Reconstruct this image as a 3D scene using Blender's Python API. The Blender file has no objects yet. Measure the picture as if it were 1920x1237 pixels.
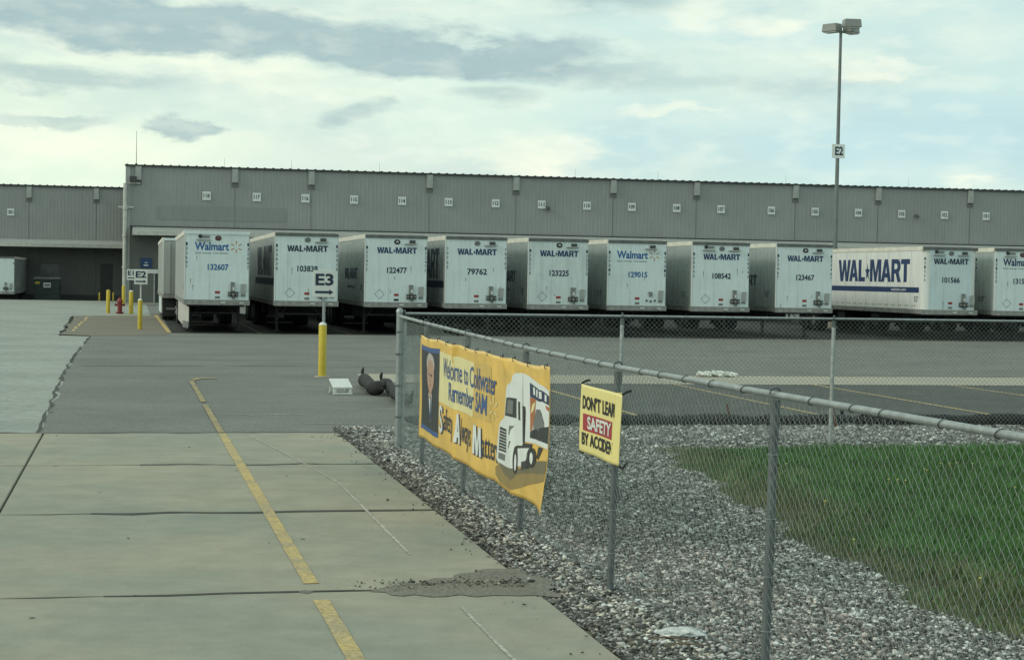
import bpy, bmesh, math, random
import numpy as np
from mathutils import Vector, Matrix
from mathutils.geometry import tessellate_polygon
random.seed(7); RNG = np.random.default_rng(7)
SC = bpy.context.scene
COL = SC.collection

# ------------------------------------------------------------------ camera
CAMH = 2.45
F = 3300.0 / 1920.0
cd = bpy.data.cameras.new('camera'); cam = bpy.data.objects.new('camera', cd); COL.objects.link(cam)
cd.sensor_width = 36.0; cd.lens = 36.0 * F; cd.clip_start = 0.2; cd.clip_end = 6000
P, R = math.radians(1.724), 0.0172
fw = Vector((0, math.cos(P), -math.sin(P))); r0 = Vector((1, 0, 0)); u0 = r0.cross(fw)
rr = r0 * math.cos(R) + u0 * math.sin(R); uu = -r0 * math.sin(R) + u0 * math.cos(R)
M = Matrix((rr, uu, -fw)).transposed().to_4x4(); M.translation = (0, 0, CAMH)
cam.matrix_world = M
SC.camera = cam
SC.view_settings.view_transform = 'Standard'; SC.view_settings.look = 'None'
SC.view_settings.exposure = 0.22; SC.view_settings.gamma = 1.0; SC.view_settings.use_curve_mapping = False

# ------------------------------------------------------------------ world: overcast sky with cloud banks
SUN = Vector((-0.80, -0.30, 0.52)).normalized()
w = bpy.data.worlds.new('World'); SC.world = w; w.use_nodes = True
nt = w.node_tree; nt.nodes.clear()
def N(t, **k):
    n = nt.nodes.new(t)
    for a, b in k.items(): setattr(n, a, b)
    return n
def L(a, b): nt.links.new(a, b)
def mth(op, a, b=None, c=None, clamp=False):
    n = N('ShaderNodeMath', operation=op, use_clamp=clamp)
    for i, v in enumerate((a, b, c)):
        if v is None: continue
        if isinstance(v, (int, float)): n.inputs[i].default_value = v
        else: L(v, n.inputs[i])
    return n.outputs[0]
def mix(fac, a, b, tree=None):
    n = N('ShaderNodeMix', data_type='RGBA')
    for s, v in ((n.inputs[0], fac), (n.inputs[6], a), (n.inputs[7], b)):
        if isinstance(v, (int, float)): s.default_value = v
        elif isinstance(v, tuple): s.default_value = (*v, 1)
        else: L(v, s)
    return n.outputs[2]
tc = N('ShaderNodeTexCoord'); sx = N('ShaderNodeSeparateXYZ'); L(tc.outputs['Generated'], sx.inputs[0])
az = mth('ARCTAN2', sx.outputs[0], sx.outputs[1])
el = mth('ARCSINE', sx.outputs[2])
cb = N('ShaderNodeCombineXYZ'); L(az, cb.inputs[0]); L(mth('MULTIPLY', el, 2.8), cb.inputs[1])
def noise(scale, det, rough=0.55, off=(0, 0, 0), dist=0.0):
    m = N('ShaderNodeMapping'); m.inputs['Location'].default_value = off; L(cb.outputs[0], m.inputs[0])
    n = N('ShaderNodeTexNoise'); n.inputs['Scale'].default_value = scale; n.inputs['Detail'].default_value = det
    n.inputs['Roughness'].default_value = rough; n.inputs['Distortion'].default_value = dist
    L(m.outputs[0], n.inputs[0]); return n
nA = noise(9, 6); nB = noise(26, 5, 0.6, (3, 1, 2)); nC = noise(5.0, 5, 0.55, (7, 2, 0), 0.6)
wx = mth('MULTIPLY', mth('SUBTRACT', nB.outputs[0], 0.5), 0.06)
sc2 = N('ShaderNodeSeparateColor'); L(nA.outputs['Color'], sc2.inputs[0])
wy = mth('MULTIPLY', mth('SUBTRACT', sc2.outputs[1], 0.5), 0.05)
wy2 = mth('ADD', wy, mth('MULTIPLY', mth('SUBTRACT', nB.outputs[0], 0.5), 0.014))
azd = mth('ADD', az, wx); eld = mth('ADD', el, wy2)
def px_dir(x, y):
    d = rr * ((x - 960) / 3300) - uu * ((y - 618.5) / 3300) + fw; d.normalize()
    return math.atan2(d.x, d.y), math.asin(d.z)
def blob(x, y, rx, ry, slope=0.0, soft=1.0):
    a, e = px_dir(x, y); rx /= 3300; ry /= 3300
    da = mth('SUBTRACT', azd, a); de = mth('ADD', mth('SUBTRACT', eld, e), mth('MULTIPLY', da, slope))
    q = mth('ADD', mth('POWER', mth('ABSOLUTE', mth('DIVIDE', da, rx)), 2.0), mth('POWER', mth('ABSOLUTE', mth('DIVIDE', de, ry)), 2.0))
    return mth('SMOOTH_MAX', 0.0, mth('MULTIPLY', mth('SUBTRACT', 1.0, q), soft*.85), 0.55)
def total(bl):
    s = None
    for args, a in bl:
        b = mth('MULTIPLY', mth('MINIMUM', blob(*args), 1.0), a)
        s = b if s is None else mth('ADD', s, b)
    return mth('MINIMUM', s, 1.0)
dark = total([((330, 34, 1050, 56, 0.085, 2.0), 1.0), ((780, 88, 330, 34, 0.06, 1.4), .6), ((110, 128, 260, 32, 0.05, 1.4), .7), ((345, 236, 84, 20, 0, 2.0), .85),
              ((90, 214, 120, 22, 0, 2.0), .6), ((670, 212, 80, 24, -.1, 1.5), .65), ((1130, -6, 210, 50, 0), 1.2),
              ((930, 188, 120, 34, 0, 1.3), .65), ((1480, 140, 230, 26, 0.03), .4)])
blue = total([((1690, 270, 520, 110, 0.02), .9), ((1150, 250, 160, 110, 0), .55), ((1380, 60, 420, 30, 0), .45), ((960, 110, 280, 60, .08), .3)])
lite = total([((230, 78, 420, 22, 0.13), .8), ((1010, 285, 90, 45, 0), .7), ((1290, 300, 50, 35, 0), .55), ((1660, 134, 120, 16, 0, 1.4), .8),
              ((480, 140, 420, 22, 0.12), .45), ((1230, 200, 140, 14, 0), .4), ((1330, 40, 170, 30, 0), .45), ((620, 15, 260, 12, 0), .5), ((480, 290, 760, 62, 0.02), .6), ((1070, 285, 60, 34, 0, 1.5), .8), ((1300, 40, 70, 34, -.2, 1.4), .7), ((1440, 40, 70, 26, 0, 1.4), .5), ((1250, 196, 110, 12, 0, 1.5), .7), ((1830, 60, 110, 60, 0), .6), ((1830, 345, 60, 8, 0), .6)])
warm = mth('ADD', mth('MULTIPLY', az, -1.7), 0.55, clamp=True)
base = mix(warm, (.56, .75, .72), (.77, .90, .73))
ra = N('ShaderNodeMapRange'); ra.inputs[1].default_value = .38; ra.inputs[2].default_value = .66; L(nC.outputs[0], ra.inputs[0])
base = mix(mth('MULTIPLY', ra.outputs[0], 0.6), base, (.42, .58, .61))
rb = N('ShaderNodeMapRange'); rb.inputs[1].default_value = .48; rb.inputs[2].default_value = .70; L(nA.outputs[0], rb.inputs[0])
base = mix(mth('MULTIPLY', rb.outputs[0], 0.65), base, (.88, .96, .78))
base = mix(mth('MULTIPLY', blue, .8), base, (.47, .70, .76))
base = mix(mth('MULTIPLY', lite, mth('ADD', .45, mth('MULTIPLY', rb.outputs[0], .55))), base, (1.0, 1.0, .80))
rd = N('ShaderNodeMapRange'); rd.inputs[1].default_value = .3; rd.inputs[2].default_value = .62; rd.inputs[3].default_value = .86; L(nB.outputs[0], rd.inputs[0])
base = mix(mth('MULTIPLY', mth('MULTIPLY', dark, .95), rd.outputs[0]), base, (.36, .495, .51))
nD = noise(34, 4, .5, (11, 4, 0)); re_ = N('ShaderNodeMapRange'); re_.inputs[1].default_value = .5; re_.inputs[2].default_value = .72; L(nD.outputs[0], re_.inputs[0])
base = mix(mth('MULTIPLY', re_.outputs[0], .28), base, (.92, .98, .82))
sky = N('ShaderNodeTexSky', sky_type='NISHITA'); sky.sun_disc = False
sky.sun_elevation = math.asin(SUN.z); sky.sun_rotation = math.atan2(SUN.x, SUN.y)
sca = N('ShaderNodeVectorMath', operation='SCALE'); L(base, sca.inputs[0]); sca.inputs['Scale'].default_value = 9.6
fin = mix(0.93, sky.outputs[0], sca.outputs[0])
bg = N('ShaderNodeBackground'); bg.inputs[1].default_value = 0.1; L(fin, bg.inputs[0])
wo = N('ShaderNodeOutputWorld'); L(bg.outputs[0], wo.inputs[0])
sl = bpy.data.lights.new('sun', 'SUN'); sl.energy = 1.05; sl.angle = math.radians(14); sl.color = (1, .96, .86)
so = bpy.data.objects.new('sun', sl); COL.objects.link(so); so.rotation_euler = (-SUN).to_track_quat('-Z', 'Y').to_euler()

# ------------------------------------------------------------------ yard frame: t along the dock face, s away from the camera
TH = math.atan(.2152); CT, ST = math.cos(TH), math.sin(TH)
def W(t, s, z=0.0): return Vector((t * CT - s * ST, t * ST + s * CT, z))
def horizon(x): return 519.2 + R * (x - 960)
def G(x, y, h=0.0):
    """ground point (height h) under a point of the photograph, in yard (t, s)"""
    Y = (CAMH - h) * 3300 / (y - horizon(x)); X = (x - 960) / 3300 * Y
    return (X * CT + Y * ST, -X * ST + Y * CT)
def T_at(x, s):
    k = (x - 960) / 3300; Y = s / (CT - ST * k); return (k * CT + ST) * Y
def H_at(x, y, s):
    k = (x - 960) / 3300; Y = s / (CT - ST * k); return CAMH + (horizon(x) - y) * Y / 3300

# ------------------------------------------------------------------ materials
MATS = {}
def mat(name, col, rough=.6, metal=0.0, var=0.12, scale=3.0, col2=None, bump=0.0, bscale=40.0, spec=.5, speck=None, stretch=None, streak=0.0, coord='Object', attr=None):
    if name in MATS: return MATS[name]
    m = bpy.data.materials.new(name); m.use_nodes = True; t = m.node_tree; b = t.nodes['Principled BSDF']
    tcn = t.nodes.new('ShaderNodeTexCoord'); src = tcn.outputs[coord]
    if stretch:
        mp = t.nodes.new('ShaderNodeMapping'); mp.inputs['Scale'].default_value = stretch; t.links.new(src, mp.inputs[0]); src = mp.outputs[0]
    n = t.nodes.new('ShaderNodeTexNoise'); n.inputs['Scale'].default_value = scale; n.inputs['Detail'].default_value = 6; n.inputs['Roughness'].default_value = .62
    t.links.new(src, n.inputs[0])
    mr = t.nodes.new('ShaderNodeMapRange'); mr.inputs[1].default_value = .32; mr.inputs[2].default_value = .68; t.links.new(n.outputs[0], mr.inputs[0])
    c2 = col2 or tuple(c * (1 - var) for c in col); c1 = col if col2 else tuple(min(1, c * (1 + var * .6)) for c in col)
    mx = t.nodes.new('ShaderNodeMix'); mx.data_type = 'RGBA'; t.links.new(mr.outputs[0], mx.inputs[0])
    mx.inputs[6].default_value = (*c2, 1); mx.inputs[7].default_value = (*c1, 1)
    out = mx.outputs[2]
    if attr:
        at = t.nodes.new('ShaderNodeAttribute'); at.attribute_name = attr
        mm = t.nodes.new('ShaderNodeMix'); mm.data_type = 'RGBA'; mm.blend_type = 'MULTIPLY'; mm.inputs[0].default_value = 1
        t.links.new(out, mm.inputs[6]); t.links.new(at.outputs['Color'], mm.inputs[7]); out = mm.outputs[2]
    if speck:
        sc_, am, lo = speck
        n2 = t.nodes.new('ShaderNodeTexNoise'); n2.inputs['Scale'].default_value = sc_; n2.inputs['Detail'].default_value = 3; n2.inputs['Roughness'].default_value = .7
        t.links.new(tcn.outputs[coord], n2.inputs[0])
        m2 = t.nodes.new('ShaderNodeMapRange'); m2.inputs[1].default_value = .36; m2.inputs[2].default_value = .64; m2.inputs[3].default_value = lo; m2.inputs[4].default_value = 1 + am
        t.links.new(n2.outputs[0], m2.inputs[0])
        v = t.nodes.new('ShaderNodeVectorMath'); v.operation = 'SCALE'; t.links.new(out, v.inputs[0]); t.links.new(m2.outputs[0], v.inputs['Scale']); out = v.outputs[0]
    if streak:
        mp2 = t.nodes.new('ShaderNodeMapping'); mp2.inputs['Scale'].default_value = (5, 5, .35); t.links.new(tcn.outputs[coord], mp2.inputs[0])
        n3 = t.nodes.new('ShaderNodeTexNoise'); n3.inputs['Scale'].default_value = 1.6; n3.inputs['Detail'].default_value = 5; t.links.new(mp2.outputs[0], n3.inputs[0])
        m3 = t.nodes.new('ShaderNodeMapRange'); m3.inputs[1].default_value = .45; m3.inputs[2].default_value = .75; m3.inputs[3].default_value = 1; m3.inputs[4].default_value = 1 - streak
        t.links.new(n3.outputs[0], m3.inputs[0])
        v = t.nodes.new('ShaderNodeVectorMath'); v.operation = 'SCALE'; t.links.new(out, v.inputs[0]); t.links.new(m3.outputs[0], v.inputs['Scale']); out = v.outputs[0]
    t.links.new(out, b.inputs['Base Color'])
    b.inputs['Roughness'].default_value = rough; b.inputs['Metallic'].default_value = metal
    b.inputs['Specular IOR Level'].default_value = spec
    if bump:
        nb = t.nodes.new('ShaderNodeTexNoise'); nb.inputs['Scale'].default_value = bscale; nb.inputs['Detail'].default_value = 4
        t.links.new(tcn.outputs[coord], nb.inputs[0])
        bn = t.nodes.new('ShaderNodeBump'); bn.inputs['Strength'].default_value = bump; bn.inputs['Distance'].default_value = .02
        t.links.new(nb.outputs[0], bn.inputs['Height']); t.links.new(bn.outputs[0], b.inputs['Normal'])
    MATS[name] = m; return m

asph = mat('asphalt_worn', (.200, .202, .183), .9, scale=.35, col2=(.148, .154, .142), speck=(28, .22, .74), bump=.5, bscale=60, spec=.25)
asph_d = mat('asphalt_dark', (.10, .105, .10), .9, scale=.8, col2=(.072, .077, .075), speck=(30, .25, .7), bump=.5, bscale=60, spec=.25)
asph_b = mat('asphalt_brown', (.20, .185, .15), .9, scale=.5, col2=(.16, .15, .125), speck=(25, .2, .8), spec=.25)
conc = mat('drive_concrete', (.345, .315, .245), .85, scale=.26, col2=(.225, .245, .21), speck=(2.2, .06, .91), bump=.25, bscale=30, spec=.3)
conc_l = mat('lane_concrete', (.32, .34, .305), .85, scale=.3, col2=(.24, .26, .235), speck=(4, .12, .85), spec=.3)
conc_p = mat('pale_concrete', (.40, .36, .28), .85, scale=.5, col2=(.33, .32, .28), speck=(8, .1, .85), spec=.3)
soil = mat('dark_joint', (.035, .033, .028), .95, scale=3)
crackm = mat('crack_black', (.055, .055, .05), .95, scale=3)
yel_w = mat('worn_yellow_paint', (.58, .43, .17), .8, scale=3.0, col2=(.36, .31, .21), speck=(22, .12, .66), spec=.25)
wht_w = mat('worn_white_paint', (.48, .47, .41), .8, scale=3, col2=(.32, .31, .27), speck=(20, .2, .6), spec=.25)
dirt = mat('loose_dirt', (.14, .13, .105), .95, scale=4, col2=(.08, .078, .065), speck=(40, .4, .5))
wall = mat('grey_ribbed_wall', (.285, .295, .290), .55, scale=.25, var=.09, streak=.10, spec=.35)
wall2 = mat('shaded_lower_wall', (.13, .135, .128), .7, scale=.4, var=.12, streak=.12)  # wall grey darkened, shade below the canopies put into the colour
wallp = mat('grey_repainted_wall', (.245, .262, .253), .55, scale=.25, var=.07, streak=.08, spec=.35)
trim_d = mat('dark_roof_trim', (.03, .035, .035), .5)
trim_l = mat('pale_trim', (.50, .50, .46), .6, var=.15, streak=.15)
trim_g = mat('pale_grey_metal', (.36, .38, .36), .55, var=.12, streak=.12)
blackm = mat('black_metal', (.018, .019, .02), .6)
rubber = mat('tyre_rubber', (.02, .02, .02), .85)
rimm = mat('steel_rim', (.35, .35, .34), .5, .4)
white_n = mat('trailer_white', (.66, .75, .75), .42, scale=1.1, var=.07, streak=.10, speck=(9, .02, .95))
white_s = mat('trailer_white_side', (.72, .735, .70), .22, scale=.8, var=.07, streak=.14)
alu_s = mat('polished_side_sheet', (.62, .67, .66), .27, .65, scale=.8, var=.12, streak=.2)
white_g = mat('trailer_grey_side', (.40, .42, .40), .4, scale=.8, var=.1, streak=.15)
rail_m = mat('aluminium_rail', (.28, .28, .265), .5, .25, var=.35, scale=4)
rail_c = mat('cream_roof_rail', (.66, .64, .55), .5, var=.15, scale=2)
rail_d = mat('dark_roof_rail', (.12, .13, .125), .5, var=.35, scale=4)
navy = mat('navy_lettering', (.012, .035, .115), .45, var=.15)
navy2 = mat('dark_navy_lettering', (.013, .024, .055), .5, var=.15)
blue = mat('bright_blue_lettering', (.012, .10, .30), .45, var=.1)
fadew = mat('faded_lettering', (.10, .13, .18), .6, var=.25)
spark = mat('faded_orange_print', (.42, .24, .10), .5, var=.2)
redm = mat('red_label', (.30, .03, .03), .5, var=.3, scale=12)
greym = mat('grey_fitting', (.20, .21, .20), .55, .2, var=.4, scale=9)
dkgrey = mat('dark_fitting', (.05, .055, .055), .55, var=.4, scale=9)
yelb = mat('bollard_yellow', (.56, .42, .035), .5, var=.12, scale=6, streak=.12)
signw = mat('sign_white', (.66, .69, .66), .4, var=.05)
galv = mat('galvanised_pipe', (.33, .36, .365), .42, .55, scale=14, var=.22, bump=.15, bscale=90)
galv_d = mat('weathered_pipe', (.13, .15, .155), .55, .35, scale=10, var=.3, bump=.15, bscale=90)
wire = mat('galvanised_wire', (.28, .32, .30), .5, .5, scale=8, var=.3)
hyd = mat('hydrant_red', (.22, .025, .025), .5, var=.3, scale=8)
dump = mat('dumpster_green', (.035, .055, .05), .6, var=.35, scale=3)

# ------------------------------------------------------------------ mesh helpers
class MB:
    def __init__(s): s.v = []; s.f = []
    def box(s, x0, x1, y0, y1, z0, z1):
        i = len(s.v)
        s.v += [(x0,y0,z0),(x1,y0,z0),(x1,y1,z0),(x0,y1,z0),(x0,y0,z1),(x1,y0,z1),(x1,y1,z1),(x0,y1,z1)]
        s.f += [(i,i+3,i+2,i+1),(i+4,i+5,i+6,i+7),(i,i+1,i+5,i+4),(i+1,i+2,i+6,i+5),(i+2,i+3,i+7,i+6),(i+3,i,i+4,i+7)]; return s
    def tube(s, p0, p1, r, n=10, r2=None, caps=True):
        p0 = Vector(p0); p1 = Vector(p1); r2 = r if r2 is None else r2
        a = (p1 - p0).normalized(); b = a.orthogonal().normalized(); c = a.cross(b); i = len(s.v)
        for p, q in ((p0, r), (p1, r2)):
            for k in range(n):
                g = 2 * math.pi * k / n; s.v.append(tuple(p + b * (q * math.cos(g)) + c * (q * math.sin(g))))
        for k in range(n): s.f.append((i+k, i+(k+1) % n, i+n+(k+1) % n, i+n+k))
        if caps: s.f.append(tuple(i+n-1-k for k in range(n))); s.f.append(tuple(i+n+k for k in range(n)))
        return s
    def path(s, pts, r, n=8, rs=None):
        pts = [Vector(p) for p in pts]; i0 = len(s.v); rs = rs or [r] * len(pts)
        for j, p in enumerate(pts):
            a = (pts[min(j+1, len(pts)-1)] - pts[max(j-1, 0)]).normalized()
            up = Vector((0, 0, 1)) if abs(a.z) < .9 else Vector((1, 0, 0))
            b = a.cross(up).normalized(); c = b.cross(a)
            for k in range(n):
                g = 2 * math.pi * k / n; s.v.append(tuple(p + b * (rs[j] * math.cos(g)) + c * (rs[j] * math.sin(g))))
        for j in range(len(pts) - 1):
            for k in range(n): s.f.append((i0+j*n+k, i0+j*n+(k+1) % n, i0+(j+1)*n+(k+1) % n, i0+(j+1)*n+k))
        s.f.append(tuple(i0+n-1-k for k in range(n))); e = i0 + (len(pts)-1)*n; s.f.append(tuple(e+k for k in range(n)))
        return s
    def prism(s, poly, z0, z1, plane='xy', y=0):
        """poly in xy extruded in z, or poly in xz extruded from y=z0 to y=z1"""
        n = len(poly); i = len(s.v)
        for z in (z0, z1):
            for a, b in poly: s.v.append((a, b, z) if plane == 'xy' else (a, z, b))
        s.f.append(tuple(i+k for k in range(n))[::-1]); s.f.append(tuple(i+n+k for k in range(n)))
        for k in range(n): s.f.append((i+k, i+(k+1) % n, i+n+(k+1) % n, i+n+k))
        return s
    def lathe(s, prof, cx=0, cy=0, n=14):
        i = len(s.v); m = len(prof)
        for r, z in prof:
            for k in range(n):
                g = 2*math.pi*k/n; s.v.append((cx + r*math.cos(g), cy + r*math.sin(g), z))
        for j in range(m-1):
            for k in range(n): s.f.append((i+j*n+k, i+j*n+(k+1) % n, i+(j+1)*n+(k+1) % n, i+(j+1)*n+k))
        s.f.append(tuple(i+n-1-k for k in range(n))); s.f.append(tuple(i+(m-1)*n+k for k in range(n)))
        return s
    def mesh(s, name):
        me = bpy.data.meshes.new(name); me.from_pydata(s.v, [], s.f)
        bm = bmesh.new(); bm.from_mesh(me); bmesh.ops.recalc_face_normals(bm, faces=bm.faces); bm.to_mesh(me); bm.free()
        return me
    def build(s, name, m, parent=None, smooth=False, loc=None, rot=0):
        return link(name, s.mesh(name), m, parent, smooth, loc, rot)
def link(name, me, m, parent=None, smooth=False, loc=None, rot=0):
    if not me.materials: me.materials.append(m)
    if smooth:
        try: me.shade_auto_smooth if False else None
        except Exception: pass
        bm = bmesh.new(); bm.from_mesh(me)
        for f_ in bm.faces: f_.smooth = True
        for e_ in bm.edges:
            e_.smooth = len(e_.link_faces) == 2 and e_.calc_face_angle(0) < .7
        bm.to_mesh(me); bm.free()
    o = bpy.data.objects.new(name, me); COL.objects.link(o)
    if me.materials[0] is not m: o.material_slots[0].link = 'OBJECT'; o.material_slots[0].material = m
    if parent: o.parent = parent
    if loc is not None: o.location = loc
    if rot: o.rotation_euler = (0, 0, rot)
    return o
def bevel(o, wd=.01, seg=2):
    b = o.modifiers.new('bevel', 'BEVEL'); b.width = wd; b.segments = seg; b.limit_method = 'ANGLE'; return o
def tag(o, label=None, cat=None, group=None, kind=None):
    if label: o['label'] = label
    if cat: o['category'] = cat
    if group: o['group'] = group
    if kind: o['kind'] = kind
    return o
def thing(name, loc, rot=0, label=None, cat=None, group=None):
    o = bpy.data.objects.new(name, None); COL.objects.link(o); o.empty_display_size = .2
    o.location = loc; o.rotation_euler = (0, 0, rot); return tag(o, label, cat, group)
def struct(o, label=None): o['kind'] = 'structure'; return o
def dup_tree(root, loc, rot=None):
    def cp(o, par):
        c = o.copy(); COL.objects.link(c); c.parent = par
        for ch in list(o.children): cp(ch, c)
        return c
    r_ = cp(root, None); r_.location = loc
    if rot is not None: r_.rotation_euler = (0, 0, rot)
    return r_

# flat lettering as triangulated outlines
_TX = {}
def glyphs(txt, bold=0.0):
    key = (txt, bold)
    if key in _TX: return _TX[key]
    cu = bpy.data.curves.new('text', 'FONT'); cu.body = txt; cu.size = 1; cu.offset = bold; cu.resolution_u = 3; cu.fill_mode = 'BOTH' if False else 'FRONT'
    cu.dimensions = '2D'
    ob = bpy.data.objects.new('text', cu); COL.objects.link(ob)
    bpy.context.view_layer.update()
    me = bpy.data.meshes.new_from_object(ob.evaluated_get(bpy.context.evaluated_depsgraph_get()))
    v = np.array([tuple(q.co)[:2] for q in me.vertices]); f = [tuple(p.vertices) for p in me.polygons]
    bpy.data.objects.remove(ob); bpy.data.curves.remove(cu); bpy.data.meshes.remove(me)
    _TX[key] = (v, f); return _TX[key]
CAP = glyphs('H')[0][:, 1].max()
def text2d(txt, x0, x1, zb, cap, bold=0.0):
    v, f = glyphs(txt, bold); a, b = v[:, 0].min(), v[:, 0].max()
    u = np.empty_like(v); u[:, 0] = x0 + (v[:, 0] - a) / (b - a) * (x1 - x0); u[:, 1] = zb + v[:, 1] / CAP * cap
    return u, f
def star2d(cx, cz, r, n=5, inner=.42, rx=None):
    rx = rx or r
    return [(cx + (rx if k % 2 == 0 else rx*inner) * math.sin(math.pi*k/n), cz + (r if k % 2 == 0 else r*inner) * math.cos(math.pi*k/n)) for k in range(2*n)]
GL = {'L': (.62, [[(0,0),(.62,0),(.62,.2),(.27,.2),(.27,1),(0,1)]]),
 'A': (.86, [[(0,0),(.27,0),(.32,.19),(.54,.19),(.59,0),(.86,0),(.57,1),(.29,1)], [(.37,.38),(.43,.70),(.49,.38)]]),
 'W': (1.2, [[(0,1),(.26,1),(.37,.36),(.48,1),(.72,1),(.83,.36),(.94,1),(1.2,1),(.98,0),(.71,0),(.6,.58),(.49,0),(.22,0)]]),
 'M': (1.0, [[(0,0),(0,1),(.33,1),(.5,.42),(.67,1),(1,1),(1,0),(.76,0),(.76,.66),(.59,0),(.41,0),(.24,.66),(.24,0)]]),
 'R': (.83, [[(0,0),(.26,0),(.26,.37),(.38,.37),(.54,0),(.83,0),(.63,.42),(.76,.55),(.78,.72),(.74,.88),(.64,.97),(.5,1),(0,1)], [(.26,.56),(.26,.8),(.44,.8),(.51,.75),(.52,.67),(.48,.58),(.4,.56)]]),
 'T': (.74, [[(.24,0),(.5,0),(.5,.78),(.74,.78),(.74,1),(0,1),(0,.78),(.24,.78)]])}
def block(txt, x0, x1, zb, cap):
    gap = {'LA': -.02, 'WA': -.12, 'AL': .03, 'MA': -.0, 'AR': .02, 'RT': -.02}; pos = []; x = 0
    for a, c in enumerate(txt): pos.append(x); x += GL[c][0] + gap.get(txt[a:a+2], .05)
    tot = pos[-1] + GL[txt[-1]][0]; vs, fs = [], []
    for c, p in zip(txt, pos):
        loops = [[Vector((p + a, b, 0)) for a, b in lp_] for lp_ in GL[c][1]]; o = len(vs)
        for tr in tessellate_polygon(loops): fs.append(tuple(q + o for q in tr))
        for lp_ in loops: vs += [(x0 + q.x/tot*(x1-x0), zb + q.y*cap) for q in lp_]
    return vs, fs
def wordmark(x0, x1, zb, cap, bold=.03, st=.36):
    """WAL * MART with a five-pointed star"""
    L_ = x1 - x0; a = x0 + L_*.395; b = x0 + L_*.465; vs, fs = [], []
    for txt, p, q in (('WAL', x0, a), ('MART', b, x1)):
        v, f = block(txt, p, q, zb, cap); o = len(vs); vs += v; fs += [tuple(i+o for i in g) for g in f]
    o = len(vs); vs.append(((a+b)/2, zb+cap*.42)); vs += star2d((a+b)/2, zb + cap*.42, cap*st, rx=min(cap*st, L_*.036))
    for k in range(10): fs.append((o, o+1+(k+1) % 10, o+1+k))
    return np.array(vs), fs
def spark2d(cx, cz, r, rx=None):
    vs, fs = [], []
    for k in range(6):
        g = math.pi/3*k; d = (math.sin(g), math.cos(g)); n = (math.cos(g), -math.sin(g)); o = len(vs)
        for a, w_ in ((.38, .07), (.38, -.07), (.95, -.10), (1, 0), (.95, .10)):
            vs.append((cx + (d[0]*a + n[0]*w_)*r, cz + (d[1]*a + n[1]*w_)*r))
        fs.append(tuple(range(o, o+5)))
    return np.array(vs), fs
def flat_mesh(name, vf, fn):
    v, f = vf; me = bpy.data.meshes.new(name); me.from_pydata([fn(a, b) for a, b in v], [], f); return me
def front(name, vf, m, parent, y):      # print on a face looking towards -y
    return link(name, flat_mesh(name, vf, lambda a, b: (a, y, b)), m, parent)

# ------------------------------------------------------------------ ground
def sheet(name, tsp, z, m, kind='structure', parent=None):
    me = bpy.data.meshes.new(name); v = [tuple(W(t, s, z)) for t, s in tsp]
    tris = tessellate_polygon([[Vector(q) for q in v]])
    me.from_pydata(v, [], [tuple(q) for q in tris])
    bm = bmesh.new(); bm.from_mesh(me)
    for f_ in bm.faces:
        f_.normal_update()
        if f_.normal.z < 0: f_.normal_flip()
    bm.to_mesh(me); bm.free()
    o = link(name, me, m, parent)
    if kind: o['kind'] = kind
    return o
def rect(t0, t1, s0, s1): return [(t0, s0), (t1, s0), (t1, s1), (t0, s1)]
S_WALL, S_WING, T_CORNER = 131.1, 161.1, -.63
S_EDGE = 143.5
# one base sheet to the horizon, open over the sunken truck court of the left wing
gm = MB()
for a in (rect(-4000, 4000, -300, S_EDGE), rect(T_CORNER, 4000, S_EDGE, 4500), rect(-4000, -75, S_EDGE, 4500), rect(-75, T_CORNER, S_WING, 4500)):
    i = len(gm.v); gm.v += [tuple(W(t, s, -.06)) for t, s in a]; gm.f.append((i, i+1, i+2, i+3))
struct(gm.build('ground', soil))
struct(sheet('truck_court', rect(-75, T_CORNER, S_EDGE, S_WING + .5), -.75, asph_d))
cw = MB()
cw.v += [tuple(W(-75, S_EDGE, -.75)), tuple(W(T_CORNER, S_EDGE, -.75)), tuple(W(T_CORNER, S_EDGE, -.02)), tuple(W(-75, S_EDGE, -.02))]; cw.f.append((0, 1, 2, 3))
struct(cw.build('court_retaining_edge', conc_l))
def rag(pts, amp, step, seed):
    r_ = random.Random(seed); out = []
    for (a, b), (c, d) in zip(pts, pts[1:]):
        n = max(1, int(math.hypot(c-a, d-b) / step)); L_ = math.hypot(c-a, d-b); nx, ny = -(d-b)/L_, (c-a)/L_
        for k in range(n):
            q = k/n; j = r_.uniform(-amp, amp) if (k or out) else 0
            out.append((a+(c-a)*q+nx*j, b+(d-b)*q+ny*j))
    return out + [pts[-1]]
S0 = 27.15
struct(sheet('asphalt_yard', rect(-1.6, 160, S0, S_WALL), -.012, asph))
LE = rag([(-1.38, S0), (-1.62, 47), (-1.55, 66.9), (-2.7, 67.4), (-3.15, 96), (.9, 99)], .10, 1.2, 3)
struct(sheet('concrete_lane', [(-75, S0)] + LE + [(.9, S_WALL), (T_CORNER, S_WALL), (T_CORNER, S_EDGE), (-75, S_EDGE)], -.008, conc_l))
struct(sheet('bollard_island', rag([(-3.1, 95.8), (-2.65, 68.2), (-1.6, 67.6), (1.3, 68.6)], .12, 2, 5) + [(1.3, 98.6), (.9, 98.8)], -.004, asph_b))
struct(sheet('slot_shade_sheet', rag([(1.5, 71.3), (60, 71.0)], .12, 1.5, 41) + [(60, 106), (1.5, 106)], -.006, mat('shaded_slot_asphalt', (.042, .042, .040), .85, scale=.5, col2=(.022, .023, .022), speck=(6, .2, .6), spec=.2)))  # near-black sheet, shade under the trailers put into the asphalt colour
struct(sheet('parking_bay_asphalt', rect(6.9, 60, 28.3, 39.8), -.008, asph_d))
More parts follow.
